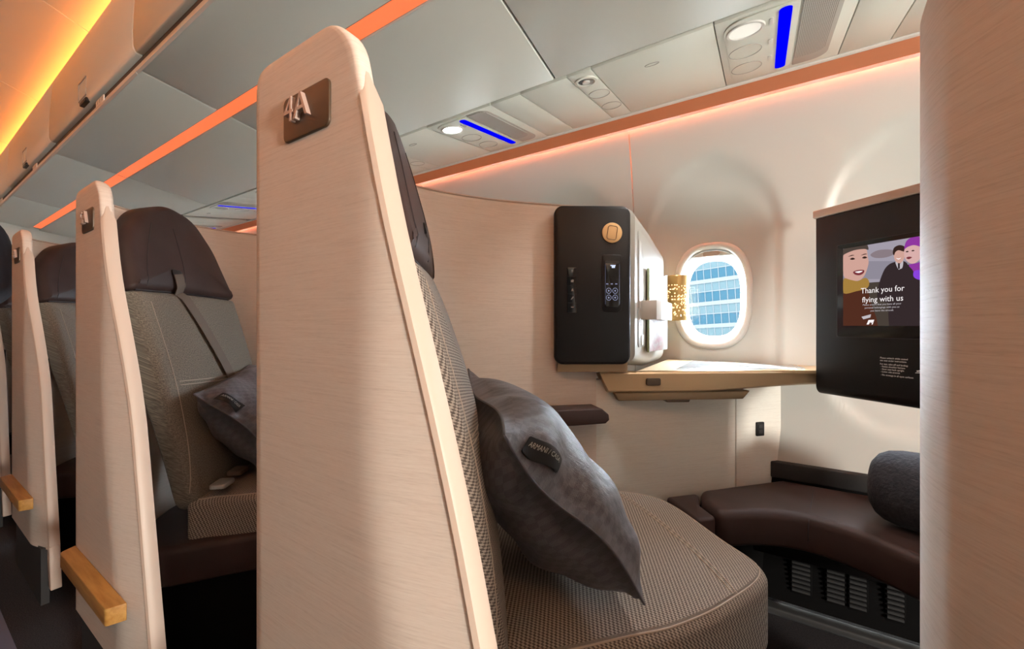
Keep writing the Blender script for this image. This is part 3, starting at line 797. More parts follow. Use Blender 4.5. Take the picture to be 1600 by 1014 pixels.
    MB().box(-.60 + dx, -.37 + dx, .336, .350, .0, .84).obj('gap_blackout', M['deep_black'], t, .004)  # black sheet added to keep the gap beside the backrest dark
    # lap belt buckle ends
    for q, (lx, ly) in enumerate(((-.27, .50), (-.34, .57)) if row else ()):
        MB().prism(rrect(-.028, .028, -.02, .02, .008), (Vector((lx + dx, ly, .5285)), DL, DA, Z), 0, .012).obj('lap_belt', M['belt' if q else 'belt_silver'], t, .003)
    return t
seat(0, 'seat seen edge-on just behind the 4A panel with tweed cushion')
seat(1, 'seat facing the camera with dark leather headrest and diagonal belt')
seat(2, 'dim seat between the second and third aisle panels')
seat(3, 'farthest seat, behind the third aisle panel at left edge')

# ---- pillows
def pillow(c1, c2, c3, label, T=.105, tags=True, name='pillow'):
    c1, c2, c3 = Vector(c1), Vector(c2), Vector(c3); c4 = c1 + (c3 - c2)
    cen = (c1 + c3) / 2
    U = (c2 - c1); V = (c3 - c2)                  # across the top towards camera, then down
    nrm = V.cross(U).normalized()
    if nrm.dot(Vector((1, .6, .6))) < 0: nrm = -nrm
    t = empty(name, (cen.x, cen.y, min(c1.z, c2.z, c3.z, c4.z)), label, 'pillow', 'grey pillows on the seats')
    n = 40; random.seed(int(abs(c1.x) * 1000))
    ph = [random.uniform(0, 6) for _ in range(8)]
    def pt(u, v, side):
        a, b = 2 * u - 1, 2 * v - 1
        pin = .055
        aa = a * (1 - pin * (1 - b * b) ** 1.0 * abs(a) ** 2); bb = b * (1 - pin * (1 - a * a) * abs(b) ** 2)
        # ears at the corners
        p = cen + U * (aa / 2) + V * (bb / 2)
        e = max(0, (1 - abs(a) ** 2.8)) ** .58 * max(0, (1 - abs(b) ** 2.8)) ** .58
        th = T * e * (.80 if side > 0 else 1.08)
        wr = .0065 * math.sin(9 * a * b + ph[0] + 3 * b) * (1 - e) * 1.2 + .004 * math.sin(14 * (a - b * .6) + ph[1]) * (1 - e) + .005 * math.sin(5 * b + 3 * a + ph[2]) * e + .004 * math.sin(11 * b * (1 + .3 * a) + ph[3]) * e * (.4 + .6 * abs(a))
        edge = .010 * math.sin(2.2 * math.pi * (u + v) + ph[4]) * (1 - e)
        return p + nrm * (side * (th + wr * min(1, e * 5)) + edge)
    v = []; f = []; uv = []
    L1, L2 = U.length, V.length
    for s in (1, -1):
        for i in range(n + 1):
            for j in range(n + 1): v.append(pt(i / n, j / n, s)); uv.append((i / n * L1, j / n * L2))
    m = (n + 1) ** 2
    for s in range(2):
        for i in range(n):
            for j in range(n):
                q = [s * m + i * (n + 1) + j, s * m + i * (n + 1) + j + 1, s * m + (i + 1) * (n + 1) + j + 1, s * m + (i + 1) * (n + 1) + j]
                f.append(q if s == 0 else q[::-1])
    mb = MB().add(v, f, uv)
    me = mb.obj('pillow_cover', M['pillow_cloth'], t, ang=70, uv=True)
    bm = bmesh.new(); bm.from_mesh(me.data); bmesh.ops.remove_doubles(bm, verts=bm.verts, dist=.0004); bm.to_mesh(me.data); bm.free()
    bd = [(i / n, 0) for i in range(n)] + [(1, j / n) for j in range(n)] + [(1 - i / n, 1) for i in range(n)] + [(0, 1 - j / n) for j in range(n)]
    MB().tube([pt(a, b, 0) for a, b in bd], .0022, 6, True).obj('piping', M['pillow_cloth'], t)
    if tags:
        # woven label sewn along the near edge, just below the upper corner
        def lp_(x, y, up): return pt(.985 - y / L1, .10 + x / L2, 1) + (nrm * .75 + U.normalized() * .4) * up
        LL, LH = .064, .018; nx, ny = 24, 5
        va = [lp_(LL * i / nx, LH * j / ny, .0035) for j in range(ny + 1) for i in range(nx + 1)] ; vb = [lp_(LL * i / nx, LH * j / ny, .001) for j in range(ny + 1) for i in range(nx + 1)]
        m2 = len(va); ff2 = []
        for j in range(ny):
            for i in range(nx):
                a = j * (nx + 1) + i; q = (a, a + 1, a + nx + 2, a + nx + 1); ff2 += [q, tuple(k + m2 for k in q[::-1])]
        lb = MB().add(va + vb, ff2).obj('cloth_label', M['black_plastic'], t, ang=80)
        tx = text('label_text', 'ARMANI / CASA', .0076, O0, X, Y, Z, .0001, M['strap_white'], lb); wo = worldoff(tx)
        for q in tx.data.vertices:
            p = q.co + wo; q.co = lp_(.004 + p.x, .006 + p.y, .0042) - wo
    return t
PIL = [(-.535, .668, CAMZ - .100), (-.274, .418, CAMZ - .14), (-.1485, .6256, CAMZ - .425)]
pillow(*PIL, 'dark grey pillow leaning on the 4A seat, with a black woven label')
pillow(*[(x - P + .012, y + .022, z - .035) for x, y, z in PIL], 'grey pillow on the seat with the diagonal belt, partly hidden', tags=True)

# ---- console wall under the desk, with its joint and socket
cw = empty('console_wall', (-.2, 1.45, 0), 'cream laminate console wall below the side desk', 'partition')
WA, WB = Vector((-.520, 1.083, 0)), Vector((.062, 1.690, 0)); WD = (WB - WA).normalized(); WN = Vector((WD.y, -WD.x, 0)); WLn = (WB - WA).length
wf = (WA, WD, Z, WN)
sj = hit(1150, 690, WA, WN); sjl = (sj - WA).dot(WD)
MB().prism([(.128, .37), (sjl - .002, .37), (sjl - .002, .80), (.128, .80)], wf, -.03, 0).obj('console_panel', M['console_laminate'], cw, .002)
MB().prism([(sjl + .002, .37), (WLn, .37), (WLn, .80), (sjl + .002, .80)], wf, -.03, -.001).obj('console_panel', M['console_laminate'], cw, .002)
MB().prism([(.13, 0), (WLn, 0), (WLn, .79), (.13, .79)], wf, -.05, -.012).obj('joint_backing', M['seam_dark'], cw)
MB().prism([(.128, 0), (WLn, 0), (WLn, .368), (.128, .368)], wf, -.03, -.004).obj('lower_panel', M['deep_black'], cw)
ps = hit(1187, 670, WA, WN); pa = (ps - WA).dot(WD)
tag_s = MB().prism(rrect(pa - .016, pa + .016, ps.z - .024, ps.z + .024, .003), wf, -.002, .004).obj('socket_plate', M['black_plastic'], cw, .001)
for q in (-.009, .010): MB().prism(rrect(pa - .008, pa + .008, ps.z + q - .006, ps.z + q + .006, .002), wf, .003, .0052).obj('socket', M['dark_pad'], tag_s)
# fixed leather armrest on the console wall
a1 = (hit(942, 647, WA + WN * .04, WN) - WA).dot(WD)
ar = MB().prism(rpoly([(a1 - .30, .680), (a1 - .008, .682), (a1 + .004, .692), (a1 + .002, .708), (a1 - .02, .726), (a1 - .30, .730)], [.004, .006, .004, .006, .01, .004]), wf, .001, .075).obj('armrest', M['leather'], None, .008)
tag(ar, 'narrow dark leather armrest sticking out behind the pillow', 'armrest')

# ---- storage cabinet with black control panel
cab = empty('storage_cabinet', (-.42, 1.3, .85), 'white storage cabinet with black control panel and rounded corners', 'cabinet')
CA, CB = Vector((-.509, 1.046, 0)), Vector((-.322, 1.170, 0)); CD = (CB - CA).normalized(); CN = Vector((CD.y, -CD.x, 0)); CW = (CB - CA).length
cf = (CA, CD, Z, CN)
ZC0, ZC1 = .853, 1.318
MB().prism(rrect(0, CW, ZC0, ZC1, .026, 8), cf, -.022, 0).obj('control_panel', M['black_plastic'], cab, .006, 3)
MB().prism(rrect(.007, CW - .007, ZC0 + .007, ZC1 - .007, .021, 8), cf, -.002, .0012).obj('panel_face', M['black_gloss'] if 0 else M['black_plastic'], cab, .001)
# cabinet body: section lofted from the control panel back to the sidewall
DZB = .8285
def sec(p, q, z0, z1, r):
    d = (q - p); L = d.length; d.normalize(); return [p + d * a + Z * b for a, b in rrect(0, L, z0, z1, r, 6)]
s0 = sec(CA + WD * .0 - CN * .022 + CD * .006, CB - CN * .022 - CD * .002, ZC0 + .004, ZC1 - .003, .028)
s1 = sec(CA - CN * .05 + CD * .004, Vector((-.318, 1.20, 0)), ZC0 + .003, ZC1 - .002, .028)
s2 = sec(Vector((-.62, 1.40, 0)), Vector((-.319, 1.40, 0)), DZB, ZC1 - .028, .03)
s3 = sec(Vector((-.70, 1.62, 0)), Vector((-.320, 1.62, 0)), DZB, ZC1 - .062, .04)
MB().loft([s0, s1, s2, s3]).obj('body', M['white_plastic'], cab, ang=50)
MB().prism([(.012, DZB + .001), (CW - .004, DZB + .001), (CW - .004, ZC0 + .006), (.012, ZC0 + .006)], cf, -.045, -.018).obj('base_plinth', M['bronze'], cab)
SX = -.3185
sf = (Vector((SX, 0, 0)), Y, Z, X)
MB().prism(rpoly([(1.232, .90), (1.56, .90), (1.56, 1.215), (1.232, 1.262)], .012), sf, -.002, .003).obj('door', M['white_plastic'], cab, .002)
MB().prism(rpoly([(1.236, 1.02), (1.262, 1.02), (1.262, 1.225), (1.236, 1.230)], .004), sf, .002, .0045).obj('finger_slot', M['grey_plastic'], cab)
MB().prism(rrect(1.262, 1.285, .905, .938, .006), sf, .003, .0052).obj('latch', M['bezel'], cab, .001)
for q in (1.240, 1.256): MB().prism([(q, .965), (q + .006, .965), (q + .010, .990), (q + .004, .990)], sf, .003, .0042).obj('mark', M['grey_plastic'], cab)
# gold disc
gc = hit(956, 364, CA, CN); gl = (gc - CA).dot(CD)
gd = MB().cyl(Vector((gc.x, gc.y, gc.z)), CD, Z, CN, .0295, .001, .004, 40).obj('gold_disc', M['gold_tag'], cab, .001)
MB().tube([gc + CN * .0042 + CD * a + Z * b for a, b in [(x * math.cos(.15) - y * math.sin(-.15), x * math.sin(-.15) + y * math.cos(.15)) for x, y in rrect(-.0135, .0135, -.020, .020, .006)]], .0009, 5, True).obj('disc_outline', M['dark_bronze'], gd)
# handset in its slot
def pl2(px, py): q = hit(px, py, CA, CN); return ((q - CA).dot(CD), q.z)
(h0, t0), (h1, t1) = pl2(940.5, 398), pl2(971, 488)
hs = MB().prism(rpoly([(h0, t1), (h1, t1), (h1, t0), (h0, t0)], [.014, .014, .008, .008]), cf, .001, .0032).obj('handset_slot', M['black_plastic'], cab, .001)
(h2, t2), (h3, t3) = pl2(944.5, 411), pl2(967.5, 480)
hb = MB().prism(rpoly([(h2, t3), (h3, t3), (h3, t2), (h2, t2)], [.010, .010, .002, .002]), cf, .003, .0055).obj('handset', M['black_gloss'], cab, .001)
MB().prism([(h2 + .001, t2 - .0015), (h3 - .001, t2 - .0015), (h3 - .001, t2 + .006), (h2 + .001, t2 + .006)], cf, .003, .0058).obj('slot_shadow_gap', M['dark_pad'], hs)
mg = em('glyph', (.62, .70, .95), .9); mgd = em('glyph_dim', (.30, .32, .48), .7); mrim = em('handset_rim', (.25, .25, .36), .5)
for (x0, x1, y0, y1) in ((953, 961, 414.5, 416), (955, 960, 416, 419)):
    (a, b), (c, d) = pl2(x0, y1), pl2(x1, y0); MB().prism([(a, b), (c, b), (c, d), (a, d)], cf, .0056, .006).obj('display_mark', mg, hb)
for x0 in (948, 955, 962):
    (a, b), (c, d) = pl2(x0 - 1.6, 444.6), pl2(x0 + 1.6, 443.2); MB().prism([(a, b), (c, b), (c, d), (a, d)], cf, .0056, .006).obj('display_mark', mgd, hb)
for cx in (950.3, 960.2):
    for cy in (454.5, 465.2):
        a, b = pl2(cx, cy); c0 = CA + CD * a + Z * b + CN * .006
        bt = MB().tube([c0 + CD * (.0072 * math.cos(q)) + Z * (.0078 * math.sin(q)) for q in [2 * math.pi * i / 28 for i in range(28)]], .0007, 5, True).obj('button_ring', mgd, hb)
        MB().disc(c0, CD, Z, .0022, .0026, 12).obj('button_mark', mgd, bt)
for sgn in (h2 + .0008, h3 - .0014): MB().prism([(sgn, t3 + .008), (sgn + .0007, t3 + .008), (sgn + .0007, t2 - .004), (sgn, t2 - .004)], cf, .0056, .006).obj('handset_edge', mrim, hb)
# five touch buttons
(b0, u0), (b1, u1) = pl2(886, 418), pl2(901, 489)
bs = MB().prism(rrect(b0, b1, u1, u0, .003), cf, .001, .0022).obj('button_strip', M['black_gloss'], cab, .0005)
mi = mat('icon_grey', (.22, .20, .20), .6)
icons = [[(-.0022, .001), (.0022, .001), (.0018, .007), (-.0018, .007)], [(-.004, -.004), (.003, -.004), (.0045, .003), (0, .004), (-.004, .002)], [(-.003, -.004), (.004, -.004), (.002, .004), (-.001, .003)], [(-.005, -.0045), (-.001, -.003), (.005, .004), (.001, .0045)], [(-.004, -.001), (.004, -.001), (.004, .0015), (-.004, .0015)]]
for k, cy in enumerate((426, 439, 453, 466, 480)):
    a, b = pl2(894, cy); MB().prism([(a + x, b + y) for x, y in icons[k]], cf, .0022, .0027).obj('icon', mi, bs)
    if k: aa, bb = pl2(894, cy - 6.7); MB().prism([(b0 + .001, bb), (b1 - .001, bb), (b1 - .001, bb + .0007), (b0 + .001, bb + .0007)], cf, .0022, .0026).obj('divider', M['dark_pad'], bs)

# literature on the cabinet side
br = empty('brochure', (-.29, 1.42, .87), 'pink printed brochure strapped to the side of the white cabinet', 'brochure')
MB().box(-.311, -.304, 1.318, 1.500, .880, 1.152).obj('back_cover', M['paper_green'], br, .001)
v = []; f = []
nn = 14
for i in range(nn + 1):
    yy = 1.318 + .185 * i / nn; xx = -.303 + .020 * math.sin(i / nn * 1.7) ** 2
    zt = 1.150 - .016 * math.sin(i / nn * 3)
    v += [(xx, yy, .882), (xx, yy, zt)]
for i in range(nn): f.append((2 * i, 2 * i + 2, 2 * i + 3, 2 * i + 1))
pg = MB().add(v, f); n0 = len(pg.v)
pg.add([(a - .006, b, c) for a, b, c in v], [q[::-1] for q in f]); pg.obj('pages', M['paper_pink'], br)
st = tag(MB().prism(rpoly([(-.318, 1.262), (-.270, 1.268), (-.262, 1.30), (-.268, 1.505), (-.318, 1.53), (-.318, 1.515), (-.276, 1.49), (-.270, 1.31), (-.276, 1.276), (-.318, 1.270)], .003), XY, .985, 1.045).obj('literature_strap', M['strap_white'], None, .001), 'white strap holding the brochure against the cabinet', 'strap')
# perforated gold wall lamp
lp = empty('wall_lamp', (-.275, 1.63, .985), 'gold perforated wall lamp beside the window behind the brochure', 'lamp')
LC = Vector((-.277, 1.632, 0)); R = .046; nA, nZ = 40, 44; v = []; f = []
z0, z1 = .985, 1.155
for j in range(nZ + 1):
    for i in range(nA + 1):
        q = math.pi + math.pi * i / nA; v.append((LC.x + R * math.cos(q), LC.y + R * 1.1 * math.sin(q), z0 + (z1 - z0) * j / nZ))
random.seed(3)
for j in range(nZ):
    for i in range(nA):
        if 3 < j < nZ - 9 and 1 < i < nA - 2 and (random.random() < .22 and (i + 2 * j) % 3): continue
        a = j * (nA + 1) + i; f.append((a, a + 1, a + nA + 2, a + nA + 1))
lo = MB().add(v, f).obj('shade', M['gold'], lp)
md = lo.modifiers.new('thickness', 'SOLIDIFY'); md.thickness = .0016
MB().prism([(LC.x + .8 * R * math.cos(q), LC.y + .8 * R * math.sin(q)) for q in [math.pi + math.pi * i / 20 for i in range(21)]], XY, z0 + .02, z1 - .02).obj('lamp_core', mat('lamp_core', (1, .9, .7), .5, em=(1, .80, .45), ems=1.6), lp)
MB().box(LC.x - .035, LC.x + .035, 1.628, 1.70, z0 + .03, z1 - .03).obj('mount', M['gold'], lp)

# ---- side desk
dk = empty('side_desk', (-.1, 1.5, .76), 'bronze-edged side desk below the window with pale glossy inlay', 'desk')
D0, D1 = Vector((-.412, 1.158, 0)), Vector((.165, 1.560, 0))
DZ = .829
top = [(-.412, 1.158), (-.20, 1.300), (.0, 1.437), (.165, 1.548), (.215, 1.60), (.21, 1.697), (-.318, 1.697), (-.318, 1.215)]
tl = rpoly(top, [.01, .3, .3, .01, .01, .004, .004, .004])
low = [(x + .012 * 0, y) for x, y in tl]
MB().prism(tl, XY, DZ - .012, DZ).obj('desk_top', M['bronze_desk'], dk, .003)
# fascia: deeper at the cabinet end, tapering forward
fd = (D1 - D0).normalized(); fn = Vector((fd.y, -fd.x, 0)); FL = (D1 - D0).length
fas = []
for i in range(21):
    s = i / 20; p = D0 + fd * (FL * s); bow = .010 * math.sin(math.pi * s)
    h = .066 - .020 * sst(.35, 1, s)
    ti = .028 * max(0, 1 - s / .05)
    fas.append([p + fn * bow + Z * (DZ - .002), p + fn * (bow + .004) + Z * (DZ - .008), p + fn * (bow - .004) + fd * ti + Z * (DZ - h + .006), p + fn * (bow - .012) + fd * ti + Z * (DZ - h), p - fn * .05 + fd * ti + Z * (DZ - h), p - fn * .05 + Z * (DZ - .010)])
MB().loft(fas).obj('fascia', M['bronze_desk'], dk, ang=30)
inl = rpoly([(-.225, 1.318), (-.03, 1.452), (.125, 1.556), (.10, 1.672), (-.225, 1.672)], [.01, .2, .03, .02, .01])
MB().prism(inl, XY, DZ - .002, DZ + .0012).obj('inlay', M['inlay'], dk, .0006)
ff = (D0, fd, Z, fn)
bq = hit(1019, 588, D0, fn); bl_ = (bq - D0).dot(fd)
MB().prism(rrect(bl_ - .022, bl_ + .022, DZ - .043, DZ - .021, .005), ff, -.002, .0125).obj('latch_button', M['dark_bronze'], dk, .0015)
ta, tb = (hit(962, 605, D0, fn) - D0).dot(fd), (hit(1177, 603, D0, fn) - D0).dot(fd)
tray = empty('stowed_tray', (-.2, 1.35, .73), 'stowed bronze tray table tucked under the side desk', 'tray table')
MB().prism([(ta, .761), (tb, .763), (tb - .022, .738), (ta + .014, .735)], (D0, fd, Z, fn), -.10, -.014).obj('tray', M['bronze'], tray, .003)
lta, ltb = (hit(1045, 620, D0, fn) - D0).dot(fd), (hit(1084, 620, D0, fn) - D0).dot(fd)
MB().prism([(lta, .737), (ltb, .737), (ltb - .004, .7285), (lta + .004, .7285)], (D0, fd, Z, fn), -.07, -.020).obj('tray_latch', M['dark_bronze'], tray, .0015)

for k, w_ in ((1, 'behind the 4A panel'), (2, 'two rows behind the 4A suite')):
    copy_tree(cw, -P * k, 'cream console wall of the suite ' + w_)
    copy_tree(cab, -P * k, 'white storage cabinet of the suite ' + w_)
    copy_tree(dk, -P * k, 'bronze side desk of the suite ' + w_)
# ---- entertainment screen
ML = Vector((.1416, 1.500, 0)); MD = Vector((.76, -.65, 0)).normalized(); MN = Vector((-MD.y * -1 * -1, 0, 0))
MN = Vector((MD.y, -MD.x, 0))
if MN.dot(Vector((-1, -1, 0))) < 0: MN = -MN
mf = (ML, MD, Z, MN)
def mp(px, py, d=0): q = hit(px, py, ML + MN * d, MN); return ((q - ML).dot(MD), q.z)
mon = empty('entertainment_screen', (.30, 1.36, .76), 'black seatback screen showing a thank you picture', 'screen')
ZM0, ZM1 = .762, 1.288
side = [(0, ZM0 + .02), (-.010, ZM0), (-.06, ZM0), (-.10, ZM1), (0, ZM1)]
prof = rpoly([(0, ZM0), (.0, ZM1), (-.12, ZM1), (-.12, ZM0 + .05), (-.05, ZM0)], [.028, .001, .001, .02, .03], 6)   # (depth, z)
MB().prism(prof, (ML, MN, Z, MD), 0, .43).obj('housing', M['black_plastic'], mon, .004)
MB().prism([(-.006, ZM1 + .001), (.45, ZM1 + .001), (.45, ZM1 + .024), (-.006, ZM1 + .024)], mf, -.13, .006).obj('top_ledge', M['laminate_edge'], mon, .003)
(sx0, sz1), (sx1, sz0) = mp(1309, 384), mp(1309, 525)
SW = .335; szt = mp(1309, 384)[1]; szb = mp(1309, 526)[1]
MB().prism(rrect(sx0, sx0 + SW, szb, szt, .006), mf, -.002, .0022).obj('bezel', M['black_gloss'], mon, .0008)
outl = MB()
for q in ((sx0 - .0015, sx0, szb, szt), (sx0, sx0 + SW, szb - .0015, szb), (sx0, sx0 + SW, szt, szt + .0015)): outl.prism([(q[0], q[2]), (q[1], q[2]), (q[1], q[3]), (q[0], q[3])], mf, 0, .0028)
outl.obj('bezel_rim', M['dark_pad'], mon)
dx0 = mp(1318.5, 400)[0]; dzt = mp(1318.5, 389)[1]; dzb = mp(1318.5, 509)[1]; DWd = SW - (dx0 - sx0) - .012
em('scr_sky', (.46, .42, .50), .62); em('scr_cloud', (.33, .26, .29), .6); em('scr_dark', (.045, .032, .028), .6); em('scr_coat', (.040, .026, .028), .7)
em('scr_skin', (.62, .36, .30), .8); em('scr_skin2', (.68, .42, .40), .8); em('scr_lip', (.22, .04, .05), .7); em('scr_hat', (.075, .055, .045), .8)
em('scr_gold', (.42, .24, .055), .7); em('scr_purple', (.24, .035, .30), .9); em('scr_violet', (.22, .05, .62), .9); em('scr_red', (.11, .035, .02), .6); em('scr_white', (.90, .84, .84), .85); em('scr_brow', (.05, .025, .02), .6); em('scr_shirt', (.6, .55, .58), .7); em('scr_haze', (.085, .065, .052), .6); em('scr_water', (.36, .33, .40), .6)
scr = MB().prism([(dx0, dzb), (dx0 + DWd, dzb), (dx0 + DWd, dzt), (dx0, dzt)], mf, .002, .0026).obj('display', M['scr_sky'], mon)
lay = [0.0028]
def shp(name, pts, m, smooth=True):
    d = lay[0]; lay[0] += .00006
    q = [mp(x, y, d) for x, y in pts]
    if smooth: q = [(p.x, p.y) for p in crom([Vector((a, b, 0)) for a, b in q], 4, True)]
    q = [(min(max(a, dx0), dx0 + DWd), min(max(b, dzb), dzt)) for a, b in q]
    return MB().prism(q, mf, d, d + .00004).obj(name, m, scr)
R3 = lambda x0, x1, y0, y1: [(x0, y0), (x1, y0), (x1, y1), (x0, y1)]
shp('picture_sea', R3(1318, 1480, 408, 436), M['scr_water'], False)
shp('picture_plane', [(1360, 398), (1372, 391), (1392, 390), (1398, 396), (1385, 402), (1368, 403)], M['scr_cloud'])
shp('picture_ground', [(1300, 446), (1380, 440), (1480, 432), (1480, 530), (1300, 530)], M['scr_haze'], False)
# woman on the left
shp('picture_coat', [(1300, 452), (1330, 447), (1352, 447), (1360, 470), (1368, 520), (1300, 520)], M['scr_red'])
shp('picture_face', [(1318, 394), (1340, 385), (1353, 388), (1356, 402), (1357, 412), (1351, 430), (1342, 438), (1330, 438), (1318, 430)], M['scr_skin'])
shp('picture_hat', [(1314, 392), (1326, 386), (1345, 382), (1354, 381), (1357, 390), (1350, 389), (1335, 391), (1320, 397), (1314, 402)], M['scr_hat'])
shp('picture_scarf', [(1318, 436), (1328, 437), (1340, 439), (1352, 434), (1358, 440), (1355, 450), (1338, 455), (1318, 458)], M['scr_gold'])
shp('picture_mouth', [(1333, 425), (1340, 422), (1350, 422), (1349, 427), (1343, 430), (1336, 429)], M['scr_lip'])
shp('picture_teeth', [(1336, 425), (1342, 423.5), (1348, 423.5), (1342, 426.5)], M['scr_white'])
for x0, y0 in ((1332, 404), (1351, 402)): shp('picture_eye', [(x0 - 4, y0 + 1), (x0, y0 - 1.5), (x0 + 4, y0 + .5), (x0, y0 + 2)], M['scr_brow'])
for x0, y0 in ((1331, 399), (1351, 397)): shp('picture_brow', [(x0 - 6, y0 + 2), (x0, y0 - .6), (x0 + 4, y0), (x0, y0 + .8)], M['scr_brow'])
# man in the middle
shp('picture_coat', [(1372, 450), (1380, 425), (1388, 414), (1399, 409), (1412, 408), (1420, 420), (1420, 470), (1375, 470)], M['scr_coat'])
shp('picture_shirt', [(1399, 409), (1406, 412), (1411, 407), (1410, 418), (1404, 421)], M['scr_shirt'])
shp('picture_tie', [(1403, 411), (1406, 411), (1406, 420), (1403, 420)], M['scr_coat'], False)
shp('picture_face', [(1397, 393), (1405, 389), (1413, 391), (1413, 403), (1407, 411), (1400, 409), (1397, 402)], M['scr_skin'])
shp('picture_hair', [(1395, 395), (1397, 387), (1405, 383), (1413, 385), (1416, 392), (1412, 393), (1404, 391), (1399, 394), (1397, 399)], M['scr_brow'])
shp('picture_smile', [(1400, 403), (1404, 404), (1408, 402.5), (1404, 405.5)], M['scr_white'])
# woman on the right
shp('picture_coat', [(1390, 455), (1396, 428), (1412, 418), (1425, 413), (1470, 420), (1470, 525), (1395, 525)], M['scr_coat'])
shp('picture_face', [(1414, 388), (1424, 383), (1437, 384), (1440, 395), (1436, 406), (1427, 412), (1418, 409), (1413, 400)], M['scr_skin2'])
shp('picture_hat', [(1413, 389), (1416, 377), (1426, 370), (1437, 370), (1446, 376), (1448, 387), (1440, 386), (1428, 383), (1418, 386)], M['scr_purple'])
shp('picture_hair', [(1438, 386), (1448, 386), (1447, 402), (1440, 403), (1438, 395)], M['scr_brow'])
shp('picture_mouth', [(1416, 403), (1420, 401), (1425, 402), (1420, 405)], M['scr_lip'])
for x0, y0 in ((1417.5, 393), (1426.5, 391.5)): shp('picture_eye', [(x0 - 2.5, y0 + .6), (x0, y0 - 1), (x0 + 2.5, y0), (x0, y0 + 1.2)], M['scr_brow'])
shp('picture_scarf', [(1420, 414), (1432, 411), (1445, 408), (1450, 420), (1445, 436), (1432, 432), (1426, 422)], M['scr_purple'])
shp('picture_scarf', [(1428, 424), (1437, 422), (1444, 428), (1438, 437), (1428, 433)], M['scr_violet'])
shp('picture_shade', [(1300, 470), (1480, 460), (1480, 530), (1300, 530)], M['scr_haze'], False) if 0 else None
td = lay[0] + .0004
for s, px, py, px2 in (('Thank you for', 1345, 461, 1413), ('flying with us', 1347, 475, 1411)):
    a, b = mp(px, py, td); a2, _ = mp(px2, py, td)
    tx = text('screen_text', s, .021, ML + MD * a + Z * b + MN * td, MD, Z, MN, .0001, M['scr_white'], scr)
    xs = [(Vector(v.co) + worldoff(tx) - ML).dot(MD) for v in tx.data.vertices]; k = (a2 - a) / (max(xs) - min(xs)); 
    for v in tx.data.vertices:
        q = Vector(v.co) + worldoff(tx) - ML; s_ = q.dot(MD); v.co = v.co + MD * ((s_ - a) * (k - 1))
for s, px, py, px2 in (('Please ensure that you have all your', 1348, 478.5, 1408), ('personal belongings with you as', 1351, 483, 1405), ('you leave the aircraft', 1360, 487.5, 1396)):
    a, b = mp(px, py, td); a2, _ = mp(px2, py, td)
    tx = text('screen_text', s, .0065, ML + MD * a + Z * b + MN * td, MD, Z, MN, .0001, M['scr_shirt'], scr)
    xs = [(Vector(v.co) + worldoff(tx) - ML).dot(MD) for v in tx.data.vertices]; k = (a2 - a) / (max(xs) - min(xs))
    for v in tx.data.vertices:
        q = Vector(v.co) + worldoff(tx) - ML; v.co = v.co + MD * ((q.dot(MD) - a) * (k - 1))
lay[0] = td
shp('picture_envelope', [(1346, 495), (1361, 491), (1360, 496), (1349, 499)], M['scr_shirt'], False)
shp('screen_logo', [(1354, 507), (1357, 500), (1366, 499.5), (1363.5, 507), (1361.8, 507), (1363, 502.5), (1361, 505), (1359.8, 502.8), (1357.5, 507)], M['scr_white'], False)
mw = mat('print_white', (.62, .60, .58), .6)
for s, px, py, px2 in (('Please unlatch while seated', 1375, 559.5, 1418), ('use seat under instructions', 1375, 563.5, 1416), ('For taxi, take-off and landing:', 1375, 569, 1418.5), ('- Fasten shoulder harness', 1376, 573, 1414), ('- Stow seat back upright', 1376, 577, 1412.5), ('- Lower side armrest', 1376, 581, 1406), ('- No stowage in all open surfaces', 1376, 586, 1427)):
    a, b = mp(px, py, .0006); a2, _ = mp(px2, py, .0006)
    tx = text('printed_text', s, .0062, ML + MD * a + Z * (b - .002) + MN * .0006, MD, Z, MN, .0003, mw, mon)
    xs = [(Vector(v.co) + worldoff(tx) - ML).dot(MD) for v in tx.data.vertices]; k = (a2 - a) / (max(xs) - min(xs))
    for v in tx.data.vertices:
        q = Vector(v.co) + worldoff(tx) - ML; v.co = v.co + MD * ((q.dot(MD) - a) * (k - 1))
for q in ([(1432, 579), (1447, 577.5), (1447, 579), (1433, 581)], [(1431, 582), (1447, 581), (1447, 583.5), (1430, 583)]):
    MB().prism([mp(x, y, .0004) for x, y in q], mf, .0004, .0009).obj('printed_mark', mw, mon)

# ---- ottoman
ot = empty('ottoman', (.15, 1.5, .33), 'brown leather footrest bench in the corner under the screen', 'footrest')
op = [(-.165, 1.415), (.055, 1.652), (.30, 1.652), (.55, 1.652), (.56, 1.12), (.42, 1.16), (.31, 1.258), (.20, 1.345), (.10, 1.375), (.0, 1.34), (-.10, 1.262), (-.150, 1.320)]
ol = [(p.x, p.y) for p in [Vector(q) for q in rpoly(op, [.03, .01, 0, .02, .05, .3, .3, .3, .3, .3, .03, .02], 5)]]
cushion(ol, (O0, X, Y, Z), .335, .438, .026, 0, None, n=190, flat=True).obj('cushion', M['leather'], ot, ang=55)
sp = [(.115, 1.372), (.118, 1.40), (.128, 1.50), (.15, 1.64)]
oc = crom([Vector((.112, 1.366, .37)), Vector((.112, 1.363, .41)), Vector((.116, 1.385, .4335)), Vector((.125, 1.45, .4375)), Vector((.14, 1.56, .4375)), Vector((.15, 1.64, .434))], 6)
MB().tube(oc, .0018, 6).obj('seam', M['dark_stitch'], ot)
MB().prism(rpoly([(-.255, 1.325), (-.170, 1.412), (-.155, 1.318), (-.105, 1.258), (-.150, 1.215)], .012), XY, .34, .425).obj('side_bolster', M['leather'], ot, .010)
MB().prism([(-.08, 1.40), (.05, 1.60), (.52, 1.60), (.52, 1.30), (.30, 1.42), (.06, 1.48)], XY, .0, .34).obj('support', M['black_plastic'], None) if 0 else None
